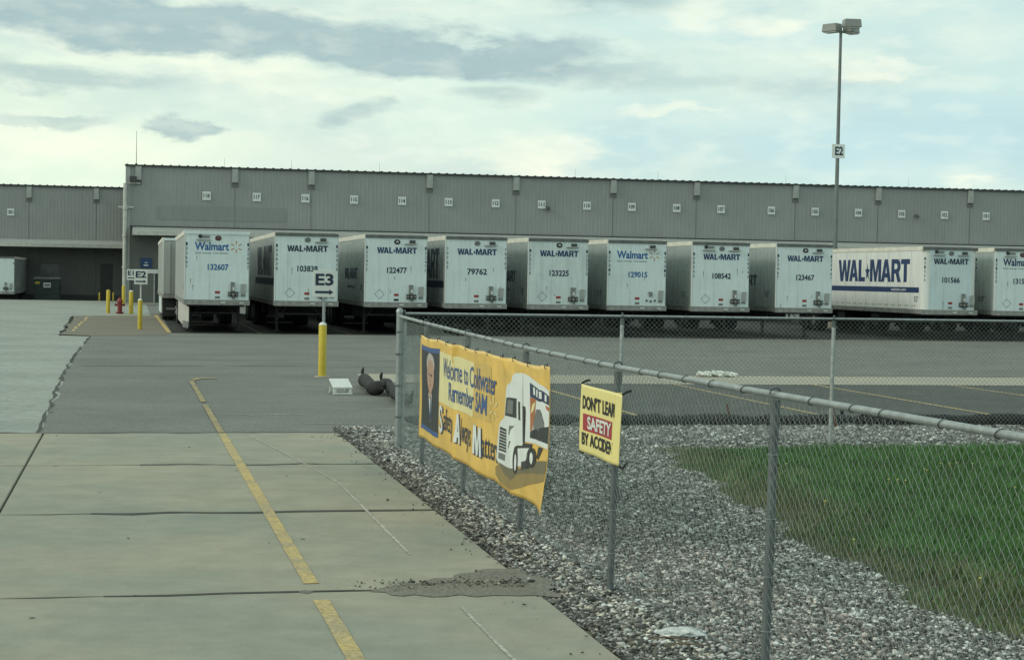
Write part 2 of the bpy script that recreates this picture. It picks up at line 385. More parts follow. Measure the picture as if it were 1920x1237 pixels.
struct(sheet('pale_concrete_strip', rag([(5.2, 40), (9, 39.7), (60, 39.7)], .05, 2, 2) + rag([(60, 43.1), (5.4, 43.2)], .04, 2, 8), -.004, conc_p))
struct(sheet('near_shoulder', rect(3.1, 80, -60, 28.4), -.03, dirt))

def ribbon(name, pts, w0, z, m, seed=0, jit=.35, step=.5):
    r_ = random.Random(seed); P_ = rag(pts, w0*.9, step, seed); mb = MB()
    for j, (a, b) in enumerate(P_):
        c, d = P_[min(j+1, len(P_)-1)]; e, f = P_[max(j-1, 0)]
        nx, ny = -(d-f), (c-e); L_ = math.hypot(nx, ny); nx /= L_; ny /= L_; h = w0*.5*(1 + r_.uniform(-jit, jit))
        mb.v += [tuple(W(a+nx*h, b+ny*h, z)), tuple(W(a-nx*h, b-ny*h, z))]
    for j in range(len(P_)-1): mb.f.append((2*j, 2*j+1, 2*j+3, 2*j+2))
    return struct(mb.build(name, m))
ribbon('pavement_crack', [(-1.40, S0), (-1.64, 47), (-1.57, 66.9)], .05, -.002, crackm, 3, .8, .8)
ribbon('pavement_crack', [(-2.7, 68), (-3.15, 95)], .05, 0, crackm, 4, .6, 1.5)
ribbon('pavement_crack', [(-1.3, 46.3), (2.5, 46.7), (8.2, 46.4)], .06, -.004, crackm, 5, .8, .5)
ribbon('pavement_crack', [(-1.5, 49.6), (8, 49.9)], .045, -.004, crackm, 6, .9, .5)
ribbon('pavement_crack', [(13.2, 43.4), (24, 43.45), (60, 43.5)], .09, 0, crackm, 7, .5, .7)
ribbon('pavement_seam', [(-12, S0 - .02), (-1.4, S0), (3.4, S0 + .03), (4.6, S0 + .1)], .12, .001, crackm, 8, .6, .5)
# concrete drive: slabs with open joints, each slab a piece
drive = thing('concrete_drive', W(0, 0), 0); drive['kind'] = 'structure'
SJ = [S0 - .03, 22.62, 18.12, 13.52, 9.05, 4.5, 0, -4.5, -9]
TJ = [-13.9, -9.7, -5.5, -1.3, 3.1]
k_ = 0
for a in range(len(SJ)-1):
    for b in range(len(TJ)-1):
        k_ += 1; g = [.02, .045, .05, .03, .03, .03, .03, .03, .03][a]; g1 = [.0, .045, .05, .03, .03, .03, .03, .03, .03][a]; gn = [.045, .05, .03, .03, .03, .03, .03, .03, .03][a]
        t0, t1, s1, s0 = TJ[b] + .012, TJ[b+1] - (.012 if b < 3 else 0), SJ[a] - g*.5, SJ[a+1] + gn*.5
        dz = random.uniform(-.0012, .0012); mb = MB(); ch = .012
        c4 = [W(t0, s0), W(t1, s0), W(t1, s1), W(t0, s1)]; ctr = sum(c4, Vector()) / 4
        tp = [q + (ctr - q).normalized() * ch for q in c4]
        mb.v = [tuple(q + Vector((0, 0, -.06))) for q in c4] + [tuple(q + Vector((0, 0, -.01 + dz))) for q in c4] + [tuple(q + Vector((0, 0, dz))) for q in tp]
        mb.f = [(8, 9, 10, 11)] + [(i, (i+1) % 4, 4+(i+1) % 4, 4+i) for i in range(4)] + [(4+i, 4+(i+1) % 4, 8+(i+1) % 4, 8+i) for i in range(4)]
        mb.build('slab', conc, drive)
# tar in the joints of the right hand slabs
tar = mat('joint_tar', (.035, .034, .03), .8, scale=6, var=.4)
for s_, w_, t_ in ((18.12, .13, -.4), (22.62, .09, .1), (13.5, .055, -.2)):
    ribbon('joint_tar', [(t_, s_), (1.2, s_+.01), (3.1, s_)], w_, .0025, tar, int(s_), .5, .4)
    ribbon('joint_tar', [(-5.4, s_), (t_, s_)], w_*.35, .0025, tar, int(s_)+3, .8, .4)
# painted lines
def line(name, t0, s0, t1, s1, wd, z, m, gaps=(), seed=0):
    r_ = random.Random(seed); n = max(2, int(abs(s1-s0)/.35)); mb = MB(); prev = None
    for j in range(n+1):
        q = j/n; t = t0+(t1-t0)*q; s = s0+(s1-s0)*q
        if any(a < s < b for a, b in gaps): prev = None; continue
        hw = wd/2*(1+r_.uniform(-.05, .03)); tt = t + r_.uniform(-.003, .003)
        i = len(mb.v); mb.v += [tuple(W(tt-hw, s, z)), tuple(W(tt+hw, s, z))]
        if prev is not None: mb.f.append((prev, prev+1, i+1, i))
        prev = i
    return struct(mb.build(name, m))
yel_o = mat('old_yellow_paint', (.42, .32, .14), .85, scale=2.2, col2=(.21, .19, .13), speck=(18, .2, .6))
YL = line('yellow_lane_line', 1.44, 5, 1.33, 27.0, .120, .0045, yel_w, [(13.50, 13.72)], 1)
line('yellow_lane_line', 1.33, 27.2, 1.28, 40.3, .10, .002, yel_o, [(33.2, 33.4)], 2)
struct(sheet('yellow_line_hook', [(1.23, 40.2), (1.33, 40.1), (1.55, 40.9), (1.9, 41.0), (1.9, 41.25), (1.45, 41.2)], .002, yel_o))
line('white_lane_line', 2.42, 5, 2.38, 20.5, .03, .0045, wht_w, [(13.0, 14.9)], 3)
line('white_lane_line', 2.38, 20.5, 2.18, 22.6, .03, .0045, wht_w, (), 3); line('white_lane_line', 2.18, 22.6, 1.7, 26.9, .03, .0045, wht_w, (), 4)
for i, t in enumerate((8.9, 12.45, 15.95, 19.5, 23.1, 26.7)):
    line('yellow_bay_line', t, 28.9, t, 39.7, .11, -.001, yel_w, (), 11+i)
line('yellow_slot_line', 1.40, 71.6, 1.2, 99, .16, .003, mat('slot_yellow', (.52, .38, .13), .8, var=.2, scale=4), (), 5)
for i in range(1, 12):
    line('yellow_slot_line', 1.40+3.62*i, 70.9, 1.40+3.62*i, 88, .10, .003, mat('shaded_slot_yellow', (.12, .10, .05), .8, var=.4, scale=3), [(80, 80.6)], 20+i)  # yellow darkened to carry the shade under the trailers
ribbon('faint_box_line', [(-2.35, 72), (-2.3, 95)], .10, .003, yel_w, 33, .4, .8)
ribbon('faint_box_line', [(-2.3, 95), (.8, 97.2)], .3, .003, yel_w, 34, .4, .8)
rw = random.Random(5)
for s_, a_, b_ in ((41.7, 4.4, 9.5), (43.0, 3, 6), (38.6, 3.2, 4.9), (33.9, 1.9, 4.0), (30.6, .8, 3.8), (28.9, 2.7, 4.6), (36, 2.3, 3.6), (31.9, 3.0, 5), (45, 2, 4)):
    for _ in range(2):
        c_ = rw.uniform(a_, b_); ribbon('thin_chalk_line', [(c_, s_+rw.uniform(-.1, .1)), (min(c_+rw.uniform(.6, 1.6), b_+.6), s_+rw.uniform(-.1, .1))], .03, -.003, wht_w, rw.randint(0, 999), .6, .3)
ribbon('thin_chalk_line', [(12.9, 36.1), (14.0, 36.0)], .09, -.003, wht_w, 77, .4, .3)
for k in range(26):
    t_, s_ = random.uniform(-5, 2.9), random.uniform(10.5, 46); a_ = random.uniform(.02, .07)
    if S0 - .4 < s_ < S0 + .4: continue
    pts_ = [(t_ + a_*random.uniform(.6, 1.2)*math.cos(g*math.pi/5), s_ + a_*1.4*random.uniform(.6, 1.2)*math.sin(g*math.pi/5)) for g in range(10)]
    struct(sheet('oil_spot', pts_, .003 if s_ < S0 else -.004, mat('oil_spot', (.15, .14, .12), .7, scale=20, col2=(.09, .088, .08))))
# dirt washed over the slab joint
dp = [G(*q) for q in ((700, 1112), (740, 1098), (830, 1088), (905, 1070), (985, 1068), (1040, 1095), (1060, 1122), (960, 1121), (840, 1119), (760, 1121))]
struct(sheet('washed_dirt', rag(dp + [dp[0]], .07, .10, 9)[:-1], .0045, mat('washed_dirt', (.19, .18, .15), .95, scale=3, col2=(.15, .14, .118), speck=(40, .3, .6))))

# ------------------------------------------------------------------ gravel (real stones) and grass
def ico():
    v = np.array([(1,0,0),(.3,.95,.1),(-.8,.6,0),(-.9,-.5,.1),(.1,-1,0),(.2,.1,1),(-.1,0,-1)], float)
    f = [(i, (i+1) % 5, 5) for i in range(5)] + [((i+1) % 5, i, 6) for i in range(5)]
    return v, np.array(f)
IV, IF = ico()
def stones(name, pts, size, colf, zc):
    n = len(pts); V = np.empty((n, 7, 3), np.float32); C = np.empty((n, 7, 4), np.float32)
    var = [IV * (1 + RNG.uniform(-.28, .28, (7, 1))) for _ in range(24)]
    pick = RNG.integers(0, 24, n); base_ = np.stack(var)[pick]
    sz = RNG.lognormal(math.log(size), .32, n)
    sc_ = np.stack([sz*RNG.uniform(.8, 1.35, n), sz*RNG.uniform(.6, 1.0, n), sz*RNG.uniform(.35, .65, n)], 1)
    v = base_ * sc_[:, None, :]
    a = RNG.uniform(0, 2*math.pi, n); tl = RNG.normal(0, .35, n)
    ct, st = np.cos(tl)[:, None], np.sin(tl)[:, None]
    x, z = v[..., 0]*ct - v[..., 2]*st, v[..., 0]*st + v[..., 2]*ct
    ca, sa = np.cos(a)[:, None], np.sin(a)[:, None]
    V[..., 0] = x*ca - v[..., 1]*sa; V[..., 1] = x*sa + v[..., 1]*ca; V[..., 2] = z
    w3 = np.empty((n, 3)); w3[:, 0] = pts[:, 0]*CT - pts[:, 1]*ST; w3[:, 1] = pts[:, 0]*ST + pts[:, 1]*CT; w3[:, 2] = zc + sz*.25 + RNG.uniform(0, .012, n)
    V += w3[:, None, :]
    C[...] = colf(pts, n)[:, None, :]
    me = bpy.data.meshes.new(name)
    faces = (IF[None] + (np.arange(n)*7)[:, None, None]).reshape(-1, 3)
    return bulk(name, V.reshape(-1, 3), faces, C.reshape(-1, 4))
def bulk(name, V, Fc, C=None):
    me = bpy.data.meshes.new(name); nv, nf, k = len(V), len(Fc), Fc.shape[1]
    me.vertices.add(nv); me.vertices.foreach_set('co', np.ascontiguousarray(V, np.float32).ravel())
    me.loops.add(nf*k); me.loops.foreach_set('vertex_index', np.ascontiguousarray(Fc, np.int32).ravel())
    me.polygons.add(nf); me.polygons.foreach_set('loop_start', np.arange(0, nf*k, k, dtype=np.int32))
    me.update(calc_edges=True)
    if C is not None:
        at = me.color_attributes.new('tint', 'FLOAT_COLOR', 'POINT'); at.data.foreach_set('color', np.ascontiguousarray(C, np.float32).ravel())
    return me
GRASS_B = [G(*q) for q in ((1225, 842), (1240, 852), (1330, 910), (1420, 965), (1500, 1020), (1600, 1070), (1700, 1120), (1800, 1170), (1918, 1205))]
gb = sorted([(s, t) for t, s in GRASS_B])
GS = np.array([q[0] for q in gb]); GT = np.array([q[1] for q in gb])
def gedge(s): return np.interp(s, GS, GT) + .10*np.sin(s*1.9) + .07*np.sin(s*5.3+1)
def gravel_col(p, n):
    g = RNG.choice([.07, .14, .26, .46, .72], n, p=[.23, .25, .22, .18, .12]) * RNG.uniform(.8, 1.25, n)
    tint = np.ones((n, 3)) * np.array([.98, 1.0, .95]); br = (p[:, 0] < 3.75) & (RNG.random(n) < .45)
    tint[br] = [1.05, .98, .84]
    pk = (p[:, 0] > 3.9) & (p[:, 0] < 5.2) & (p[:, 1] < 17) & (RNG.random(n) < .4); tint[pk] = [1.10, .98, .90]
    dirty = np.exp(-((p[:, 0]-3.05)/.28)**2); g = g*(1-.5*dirty)
    return np.concatenate([g[:, None]*tint, np.ones((n, 1))], 1)
def scatter(t0, t1, s0, s1, dens, keep):
    n = int((t1-t0)*(s1-s0)*dens); p = np.stack([RNG.uniform(t0, t1, n), RNG.uniform(s0, s1, n)], 1); return p[keep(p)]
def left_e(s): return 3.1 + .05*np.sin(s*2.3) + .03*np.sin(s*7)
kg = lambda p: (p[:, 0] > left_e(p[:, 1]) - .02) & (p[:, 0] < gedge(p[:, 1]) + .15)
gmat = mat('gravel_stone', (1, 1, 1), .8, var=.15, scale=30, attr='tint', spec=.35)
vis = lambda p: (p[:, 0]*CT - p[:, 1]*ST) < .31*(p[:, 0]*ST + p[:, 1]*CT) + .2
gp = [scatter(2.9, 7.4, 9.6, 15, 3000, lambda p: kg(p) & vis(p)), scatter(2.9, 7.6, 15, 28.4, 2000, lambda p: kg(p) & vis(p))]
far = scatter(5.5, 19, 24.45, 28.45, 900, lambda p: (p[:, 0] > gedge(p[:, 1]) + .1) & vis(p))
tip = scatter(3.0, 4.3, 25.5, 27.4, 1200, lambda p: (p[:, 0] > 3.05))
tag(link('gravel', stones('gravel', np.concatenate(gp), .0165, gravel_col, -.028), gmat), 'loose grey and brown gravel along the fence beside the drive', 'gravel', kind='stuff')
tag(link('gravel', stones('gravel', np.concatenate([far, tip]), .022, gravel_col, -.028), gmat), 'grey gravel strip between the grass and the far asphalt', 'gravel', kind='stuff')
stray = [(random.gauss(2.95, .22), random.uniform(10, 27)) for _ in range(110)] + [(random.triangular(1.5, 3.1, 3.05), random.gauss(13.72, .12)) for _ in range(260)] + [(random.uniform(-5, 3), random.uniform(9, 27)) for _ in range(22)]
stray = np.array([q for q in stray if q[0] < 3.1])
tag(link('stray_gravel', stones('stray_gravel', stray, .0095, lambda p, n: gravel_col(p, n)*np.array([.7, .68, .62, 1]), .003), gmat), 'dark gravel bits scattered over the concrete drive', 'gravel', kind='stuff')

kgr = lambda p: p[:, 0] > gedge(p[:, 1])
def grass():
    p = scatter(5.6, 15, 10, 24.75, 1500, lambda q: (q[:, 0] > gedge(q[:, 1]) - .12 + RNG.exponential(.10, len(q))) & (q[:, 1] < 24.55 + .15*np.sin(q[:, 0]*2) + RNG.normal(0, .1, len(q))) & (q[:, 0] < 4.4 + q[:, 1]*.42))
    d = p[:, 0] - gedge(p[:, 1]); keep = RNG.random(len(p)) < np.clip(.35 + d*.9, 0, 1); p = p[keep]; d = d[keep]
    n = len(p); w3 = np.zeros((n, 3)); w3[:, 0] = p[:, 0]*CT - p[:, 1]*ST; w3[:, 1] = p[:, 0]*ST + p[:, 1]*CT; w3[:, 2] = -.03
    clump = .5 + .5*np.sin(p[:, 0]*3.1 + 1.7*np.sin(p[:, 1]*1.3)) * np.sin(p[:, 1]*2.3 + np.sin(p[:, 0]*2.1)*2)
    h = RNG.uniform(.05, .095, n) * (.75 + .5*clump) * np.clip(.6 + d*.5, .5, 1.15); a = RNG.uniform(0, 2*math.pi, n)
    wd = RNG.uniform(.003, .006, n); ln = RNG.uniform(.2, 1.0, n)*h; b = RNG.uniform(0, 2*math.pi, n)
    sx_, sy_ = np.cos(a)*wd, np.sin(a)*wd; lx, ly = np.cos(b)*ln, np.sin(b)*ln
    V = np.empty((n, 5, 3)); V[:] = w3[:, None]
    V[:, 0, 0] -= sx_; V[:, 0, 1] -= sy_; V[:, 1, 0] += sx_; V[:, 1, 1] += sy_
    V[:, 2, 0] += lx*.35 + sx_*.8; V[:, 2, 1] += ly*.35 + sy_*.8; V[:, 2, 2] += h*.62
    V[:, 3, 0] += lx*.35 - sx_*.8; V[:, 3, 1] += ly*.35 - sy_*.8; V[:, 3, 2] += h*.62
    V[:, 4, 0] += lx; V[:, 4, 1] += ly; V[:, 4, 2] += h
    o = (np.arange(n)*5)[:, None]
    Fc = np.concatenate([o + [0, 1, 2], o + [0, 2, 3], o + [3, 2, 4]], 0)
    dry = np.clip(1.05 - d/1.5 + .25*np.sin(p[:,1]*1.1)*np.sin(p[:,0]*2), 0, .85) + .12*(clump < .15); r_ = RNG.random(n) < dry
    c = np.empty((n, 4)); c[:, 3] = 1; g = RNG.uniform(.75, 1.25, n)*(.8+.4*clump)
    c[:, :3] = np.array([.075, .175, .052])*g[:, None]; c[r_, :3] = np.array([.15, .165, .085])*g[r_, None]
    return bulk('grass', V.reshape(-1, 3), Fc, np.repeat(c, 5, 0))
grm = mat('grass_blade', (1, 1, 1), .6, var=.1, attr='tint', spec=.3)
tag(link('grass', grass(), grm), 'short green lawn with dry edges in the fenced corner', 'grass', kind='stuff')
turf = [(float(gedge(s)), s) for s in np.linspace(8, 24.4, 30)] + [(40, 24.4), (40, 8)]
struct(sheet('turf', turf, -.022, mat('turf_soil', (.085, .085, .045), .95, scale=1.5, col2=(.035, .06, .022), speck=(30, .3, .6))))
# dandelions
dm = MB().lathe([(.003, 0), (.003, .06), (.014, .064), (.016, .070), (.008, .076)], n=7)
dme = dm.mesh('dandelion'); dme.materials.append(mat('dandelion_yellow', (.50, .48, .10), .6))
for x, y in ((1670, 857), (1770, 867), (1787, 868), (1800, 866), (1830, 868), (1850, 846), (1745, 880), (1740, 878), (1673, 897), (1690, 898), (1705, 899), (1555, 938), (1610, 1010), (1911, 912), (1480, 868), (1850, 1083)):
    t, s = G(x, y, .06); o = link('dandelion', dme, None, None, False, W(t, s, -.02), random.uniform(0, 6))
    tag(o, 'tiny yellow dandelion flower growing in the fenced lawn', 'flower', 'dandelions dotted over the lawn')

# ------------------------------------------------------------------ warehouse
def corrugated(t0, t1, z0, z1, per=.30, dep=.007):
    mb = MB(); n = max(1, round((t1-t0)/per)); per = (t1-t0)/n; pr = []
    for k in range(n):
        a = t0+k*per
        pr += [(a+.01, 0), (a+per*.62, 0), (a+per*.70, -dep), (a+per*.90, -dep), (a+per*.98, 0)]
    for a, y in pr: mb.v += [(a, y, z0), (a, y, z1)]
    for j in range(len(pr)-1): mb.f.append((2*j, 2*j+2, 2*j+3, 2*j+1))
    me = bpy.data.meshes.new('wall_panel'); me.from_pydata(mb.v, [], mb.f); return me
ZR = 10.02
wh = thing('warehouse', W(0, S_WALL), TH, 'long grey ribbed metal warehouse behind the row of trailers', 'warehouse')
SCUP = [256, 437, 580, 801, 963, 1145, 1301, 1486, 1641, 1813]
ST_ = [T_at(x, S_WALL) for x in SCUP]
bt = [T_CORNER] + ST_[1:] + [ST_[-1] + 7.2*k for k in (1, 2, 3, 4)]
for a, b in zip(bt, bt[1:]):
    link('wall_panel', corrugated(a + .012, b - .012, 5.66, ZR - .02), wall, wh)
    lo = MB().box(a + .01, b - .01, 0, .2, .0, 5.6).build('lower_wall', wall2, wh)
tp0, tp1 = T_at(292, S_WALL), T_at(534, S_WALL)
MB().box(tp0, tp1, -.026, -.0195, H_at(400, 414, S_WALL), H_at(400, 388, S_WALL)).build('repainted_patch', wallp, wh)
TEND = bt[-1]
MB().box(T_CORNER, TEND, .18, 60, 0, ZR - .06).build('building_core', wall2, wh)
MB().box(T_CORNER - .1, TEND, -.14, .17, ZR - .015, ZR + .11).build('roof_trim', trim_d, wh)
rb_ = MB()
k = T_CORNER
while k < TEND - .3: rb_.box(k, k+.14, -.13, .5, ZR + .112, ZR + .16); k += .62
o = rb_.build('roof_rib_ends', trim_d, wh); o['kind'] = 'stuff'
cme = MB().box(-.22, .22, -.20, -.04, ZR - 1.0, ZR - .02).mesh('scupper_box'); sme = MB().box(-.26, .26, -.045, -.037, ZR - 1.35, ZR - 1.02).mesh('rust_stain')
stm = mat('stained_wall', (.14, .145, .135), .7, var=.2, scale=5)
for t in ST_: link('scupper_box', cme, trim_g, wh, False, (t, 0, 0)); link('drip_stain', sme, stm, wh, False, (t, 0, 0))
for t in ST_[1:]: MB().box(t-.02, t+.02, -.05, -.037, 5.7, ZR - 1.36).build('panel_seam', mat('wall_seam', (.22, .23, .22), .6), wh)
# canopy with its fascia and corrugated edge
cn = MB(); cn.v = [(T_CORNER+.5, -.05, 5.62), (TEND, -.05, 5.62), (TEND, -2.6, 5.22), (T_CORNER+.5, -2.6, 5.22), (T_CORNER+.5, -.05, 5.5), (TEND, -.05, 5.5), (TEND, -2.6, 5.1), (T_CORNER+.5, -2.6, 5.1)]
cn.f = [(0,1,2,3), (4,7,6,5), (0,4,5,1), (1,5,6,2), (2,6,7,3), (3,7,4,0)]
can = cn.build('canopy', trim_g, wh); MB().box(T_CORNER+.48, TEND, -2.66, -2.605, 4.98, 5.26).build('fascia', trim_l, can)
MB().box(T_CORNER+.3, TEND, -.10, -.045, 5.63, 5.70).build('flashing', trim_d, can)
cr = MB(); k = T_CORNER+.5
while k < 16: cr.box(k, k+.14, -2.6, -.1, 4.90, 4.975); k += .28
cr.build('canopy_ribs', trim_d, can)['kind'] = 'stuff'
# dock doors behind the trailers
for i in range(18):
    t = 3.2 + T_CORNER*0 + T_at(384, S_WALL) - 3.2 + 3.6*i
    d_ = MB().box(t-1.3, t+1.3, -.08, -.002, 1.2, 4.2).build('dock_door', trim_g, wh)
    MB().box(t-1.6, t+1.6, -.30, -.082, 4.2, 4.6).box(t-1.6, t-1.3, -.3, -.082, 1.2, 4.2).box(t+1.3, t+1.6, -.3, -.082, 1.2, 4.2).build('dock_seal', blackm, d_)
dr = MB().box(1.45, 2.4, -.06, -.002, .0, 2.3).build('door', mat('dark_green_door', (.03, .04, .038), .5), wh)
MB().box(1.4, 1.5, -.07, -.003, 0, 2.35).box(2.35, 2.45, -.07, -.003, 0, 2.35).box(1.5, 2.35, -.07, -.003, 2.302, 2.35).build('door_frame', trim_g, dr)
MB().box(T_CORNER, 3, -.6, -.002, -.02, .12).build('kerb', conc_p, wh)
# corner downpipe with rings and a floodlight
pp = MB().tube((T_CORNER-.05, -.22, 0), (T_CORNER-.05, -.22, 8.75), .15, 12).build('downpipe', trim_l, wh, True)
for z in (2.6, 4.9, 6.85): MB().tube((T_CORNER-.05, -.22, z), (T_CORNER-.05, -.22, z+.12), .19, 12).build('pipe_ring', trim_l, pp, True)
MB().box(T_CORNER-.55, T_CORNER+.55, -.30, -.16, 6.98, 7.08).build('pipe_bracket', trim_l, pp)
MB().box(T_CORNER-.04, T_CORNER+.30, -.012, -.05, 0, ZR-.03).build('corner_trim', trim_g, wh)
fl = thing('floodlight', W(T_CORNER+.5, S_WALL, 8.7), TH, 'small floodlight on a bracket at the top left corner of the warehouse', 'floodlight')
MB().box(-.25, .25, -.55, -.25, .15, .55).build('lamp_housing', dkgrey, fl); MB().box(-.35, .5, -.25, -.02, .02, .10).build('bracket', trim_l, fl)
for x, y in ((1022, 390), (1712, 405)):
    t = T_at(x, S_WALL); z = H_at(x, y, S_WALL)
    q = thing('wall_lamp', W(t, S_WALL, z), TH, 'small dark wall lamp beside the 111 sign near the middle' if x < 1500 else 'small dark wall lamp between the 103 and 102 signs at right', 'lamp', 'dark wall lamps')
    MB().box(-.1, .1, -.10, -.04, -.1, .1).build('back_plate', dkgrey, q)
    MB().lathe([(.16, -.16), (.16, -.04), (.06, .1)], 0, -.24, 10).build('lamp_head', dkgrey, q, True)
for x, y0, y1 in ((252, 250, 311),):
    t = T_at(x, S_WALL); a = thing('lightning_rod', W(t, S_WALL+.3, ZR+.1), TH, 'tall thin rod standing on the left end of the warehouse roof', 'antenna')
    MB().tube((0, 0, 0), (0, 0, 2.5), .028, 6, .012).build('rod', greym, a); MB().tube((0, 0, 0), (0, 0, .12), .08, 8).build('foot', greym, a)
for i, x in enumerate((417, 543, 708, 1075, 1230, 1470, 1700)):
    t = T_at(x, S_WALL); a = thing('lightning_rod', W(t, S_WALL+.3, ZR+.1), TH, 'short faint rod on the warehouse roof edge', 'antenna', 'short rods along the roof edge')
    MB().tube((0, 0, 0), (0, 0, .75), .012, 5, .006).build('rod', greym, a); MB().tube((0, 0, 0), (0, 0, .06), .05, 6).build('foot', greym, a)
# numbered dock signs
SGX = [384, 478, 569, 660, 750, 837, 925, 1011, 1096, 1180, 1264, 1347, 1441, 1523, 1604, 1685, 1765, 1843, 1921]
pan = MB().box(-.30, .30, -.08, -.045, -.31, .31).mesh('sign_panel')
for i, x in enumerate(SGX):
    t = T_at(x, S_WALL); z = 8.0 - .0*i; no = str(118 - i)
    q = thing('dock_sign', W(t, S_WALL, z), TH, f'square white sign reading {no}, ' + (f'between the {int(no)+1} and {int(no)-1} signs on the grey wall' if i else 'leftmost on the long grey wall'), 'sign', 'numbered dock signs on the warehouse wall')
    link('sign_panel', pan, signw, q)
    front('sign_number', text2d(no, -.22, .22, -.13, .27, .03), navy2, q, -.084)
# blue sign by the door
bs = thing('blue_sign', W(T_at(271, S_WALL), S_WALL), TH, 'dark blue wall sign under the warehouse canopy beside the leftmost trailers', 'sign')
MB().box(-.35, .45, -.10, -.06, 2.66, 3.36).build('sign_panel', mat('sign_blue', (.012, .045, .14), .5), bs)
MB().box(-.12, .2, -.106, -.102, 2.8, 2.88).box(-.05, .15, -.106, -.102, 3.0, 3.06).build('sign_print', signw, bs)
MB().box(.15, .9, -.09, -.06, 2.25, 2.55).build('lower_panel', signw, bs)
# left wing, set back
lw = thing('warehouse_wing', W(0, S_WING), TH, 'lower grey warehouse wing set back at the left with a shaded dock wall', 'warehouse')
lt = [T_CORNER, T_at(178, S_WING), T_at(52, S_WING), T_at(52, S_WING)-6.2, T_at(52, S_WING)-12.4, -60, -75][::-1]
for a, b in zip(lt, lt[1:]):
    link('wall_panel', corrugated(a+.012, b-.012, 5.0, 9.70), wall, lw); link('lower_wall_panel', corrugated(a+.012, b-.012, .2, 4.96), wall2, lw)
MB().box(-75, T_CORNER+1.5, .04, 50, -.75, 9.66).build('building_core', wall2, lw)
MB().box(-75, T_CORNER, -.06, .035, -.75, .18).build('foundation', mat('dark_foundation', (.05, .055, .055), .8), lw)
MB().box(-75, T_CORNER, -.14, .2, 9.685, 9.83).build('roof_trim', trim_d, lw)
rb_ = MB(); k = T_CORNER - 25
while k < T_CORNER - .3: rb_.box(k, k+.14, -.13, .5, 9.832, 9.88); k += .62
rb_.build('roof_rib_ends', trim_d, lw)['kind'] = 'stuff'
for x in (178, 52): link('scupper_box', cme, trim_g, lw, False, (T_at(x, S_WING), 0, -.33)); link('drip_stain', sme, stm, lw, False, (T_at(x, S_WING), 0, -.33))
cn = MB(); e0 = T_CORNER - .35; cn.v = [(-75, -.05, 5.05), (e0, -.05, 5.05), (e0, -2.6, 4.66), (-75, -2.6, 4.66), (-75, -.05, 4.9), (e0, -.05, 4.9), (e0, -2.6, 4.5), (-75, -2.6, 4.5)]
cn.f = [(0,1,2,3), (4,7,6,5), (0,4,5,1), (1,5,6,2), (2,6,7,3), (3,7,4,0)]
can = cn.build('canopy', trim_g, lw); MB().box(-75, e0+.02, -2.66, -2.605, 4.36, 4.68).build('fascia', trim_l, can)
cr = MB(); k = -30
while k < e0-.2: cr.box(k, k+.14, -2.6, -.1, 4.28, 4.355); k += .28
cr.build('canopy_ribs', trim_d, can)['kind'] = 'stuff'
td = T_at(198, S_WING); d_ = MB().box(td-.5, td+.5, -.10, -.045, .2, 3.0).build('door', mat('dark_grey_door', (.028, .033, .033), .5), lw)
MB().tube((td+.35, -.13, 1.4), (td+.35, -.11, 1.55), .04, 6).build('handle', greym, d_)
q = thing('dock_sign', W(T_at(18, S_WING), S_WING, H_at(18, 398, S_WING)), TH, 'square white dock sign reading 201 on the set back left wing', 'sign', 'numbered dock signs on the warehouse wall')
link('sign_panel', pan, signw, q); front('sign_number', text2d('201', -.22, .22, -.13, .27, .03), navy2, q, -.084)

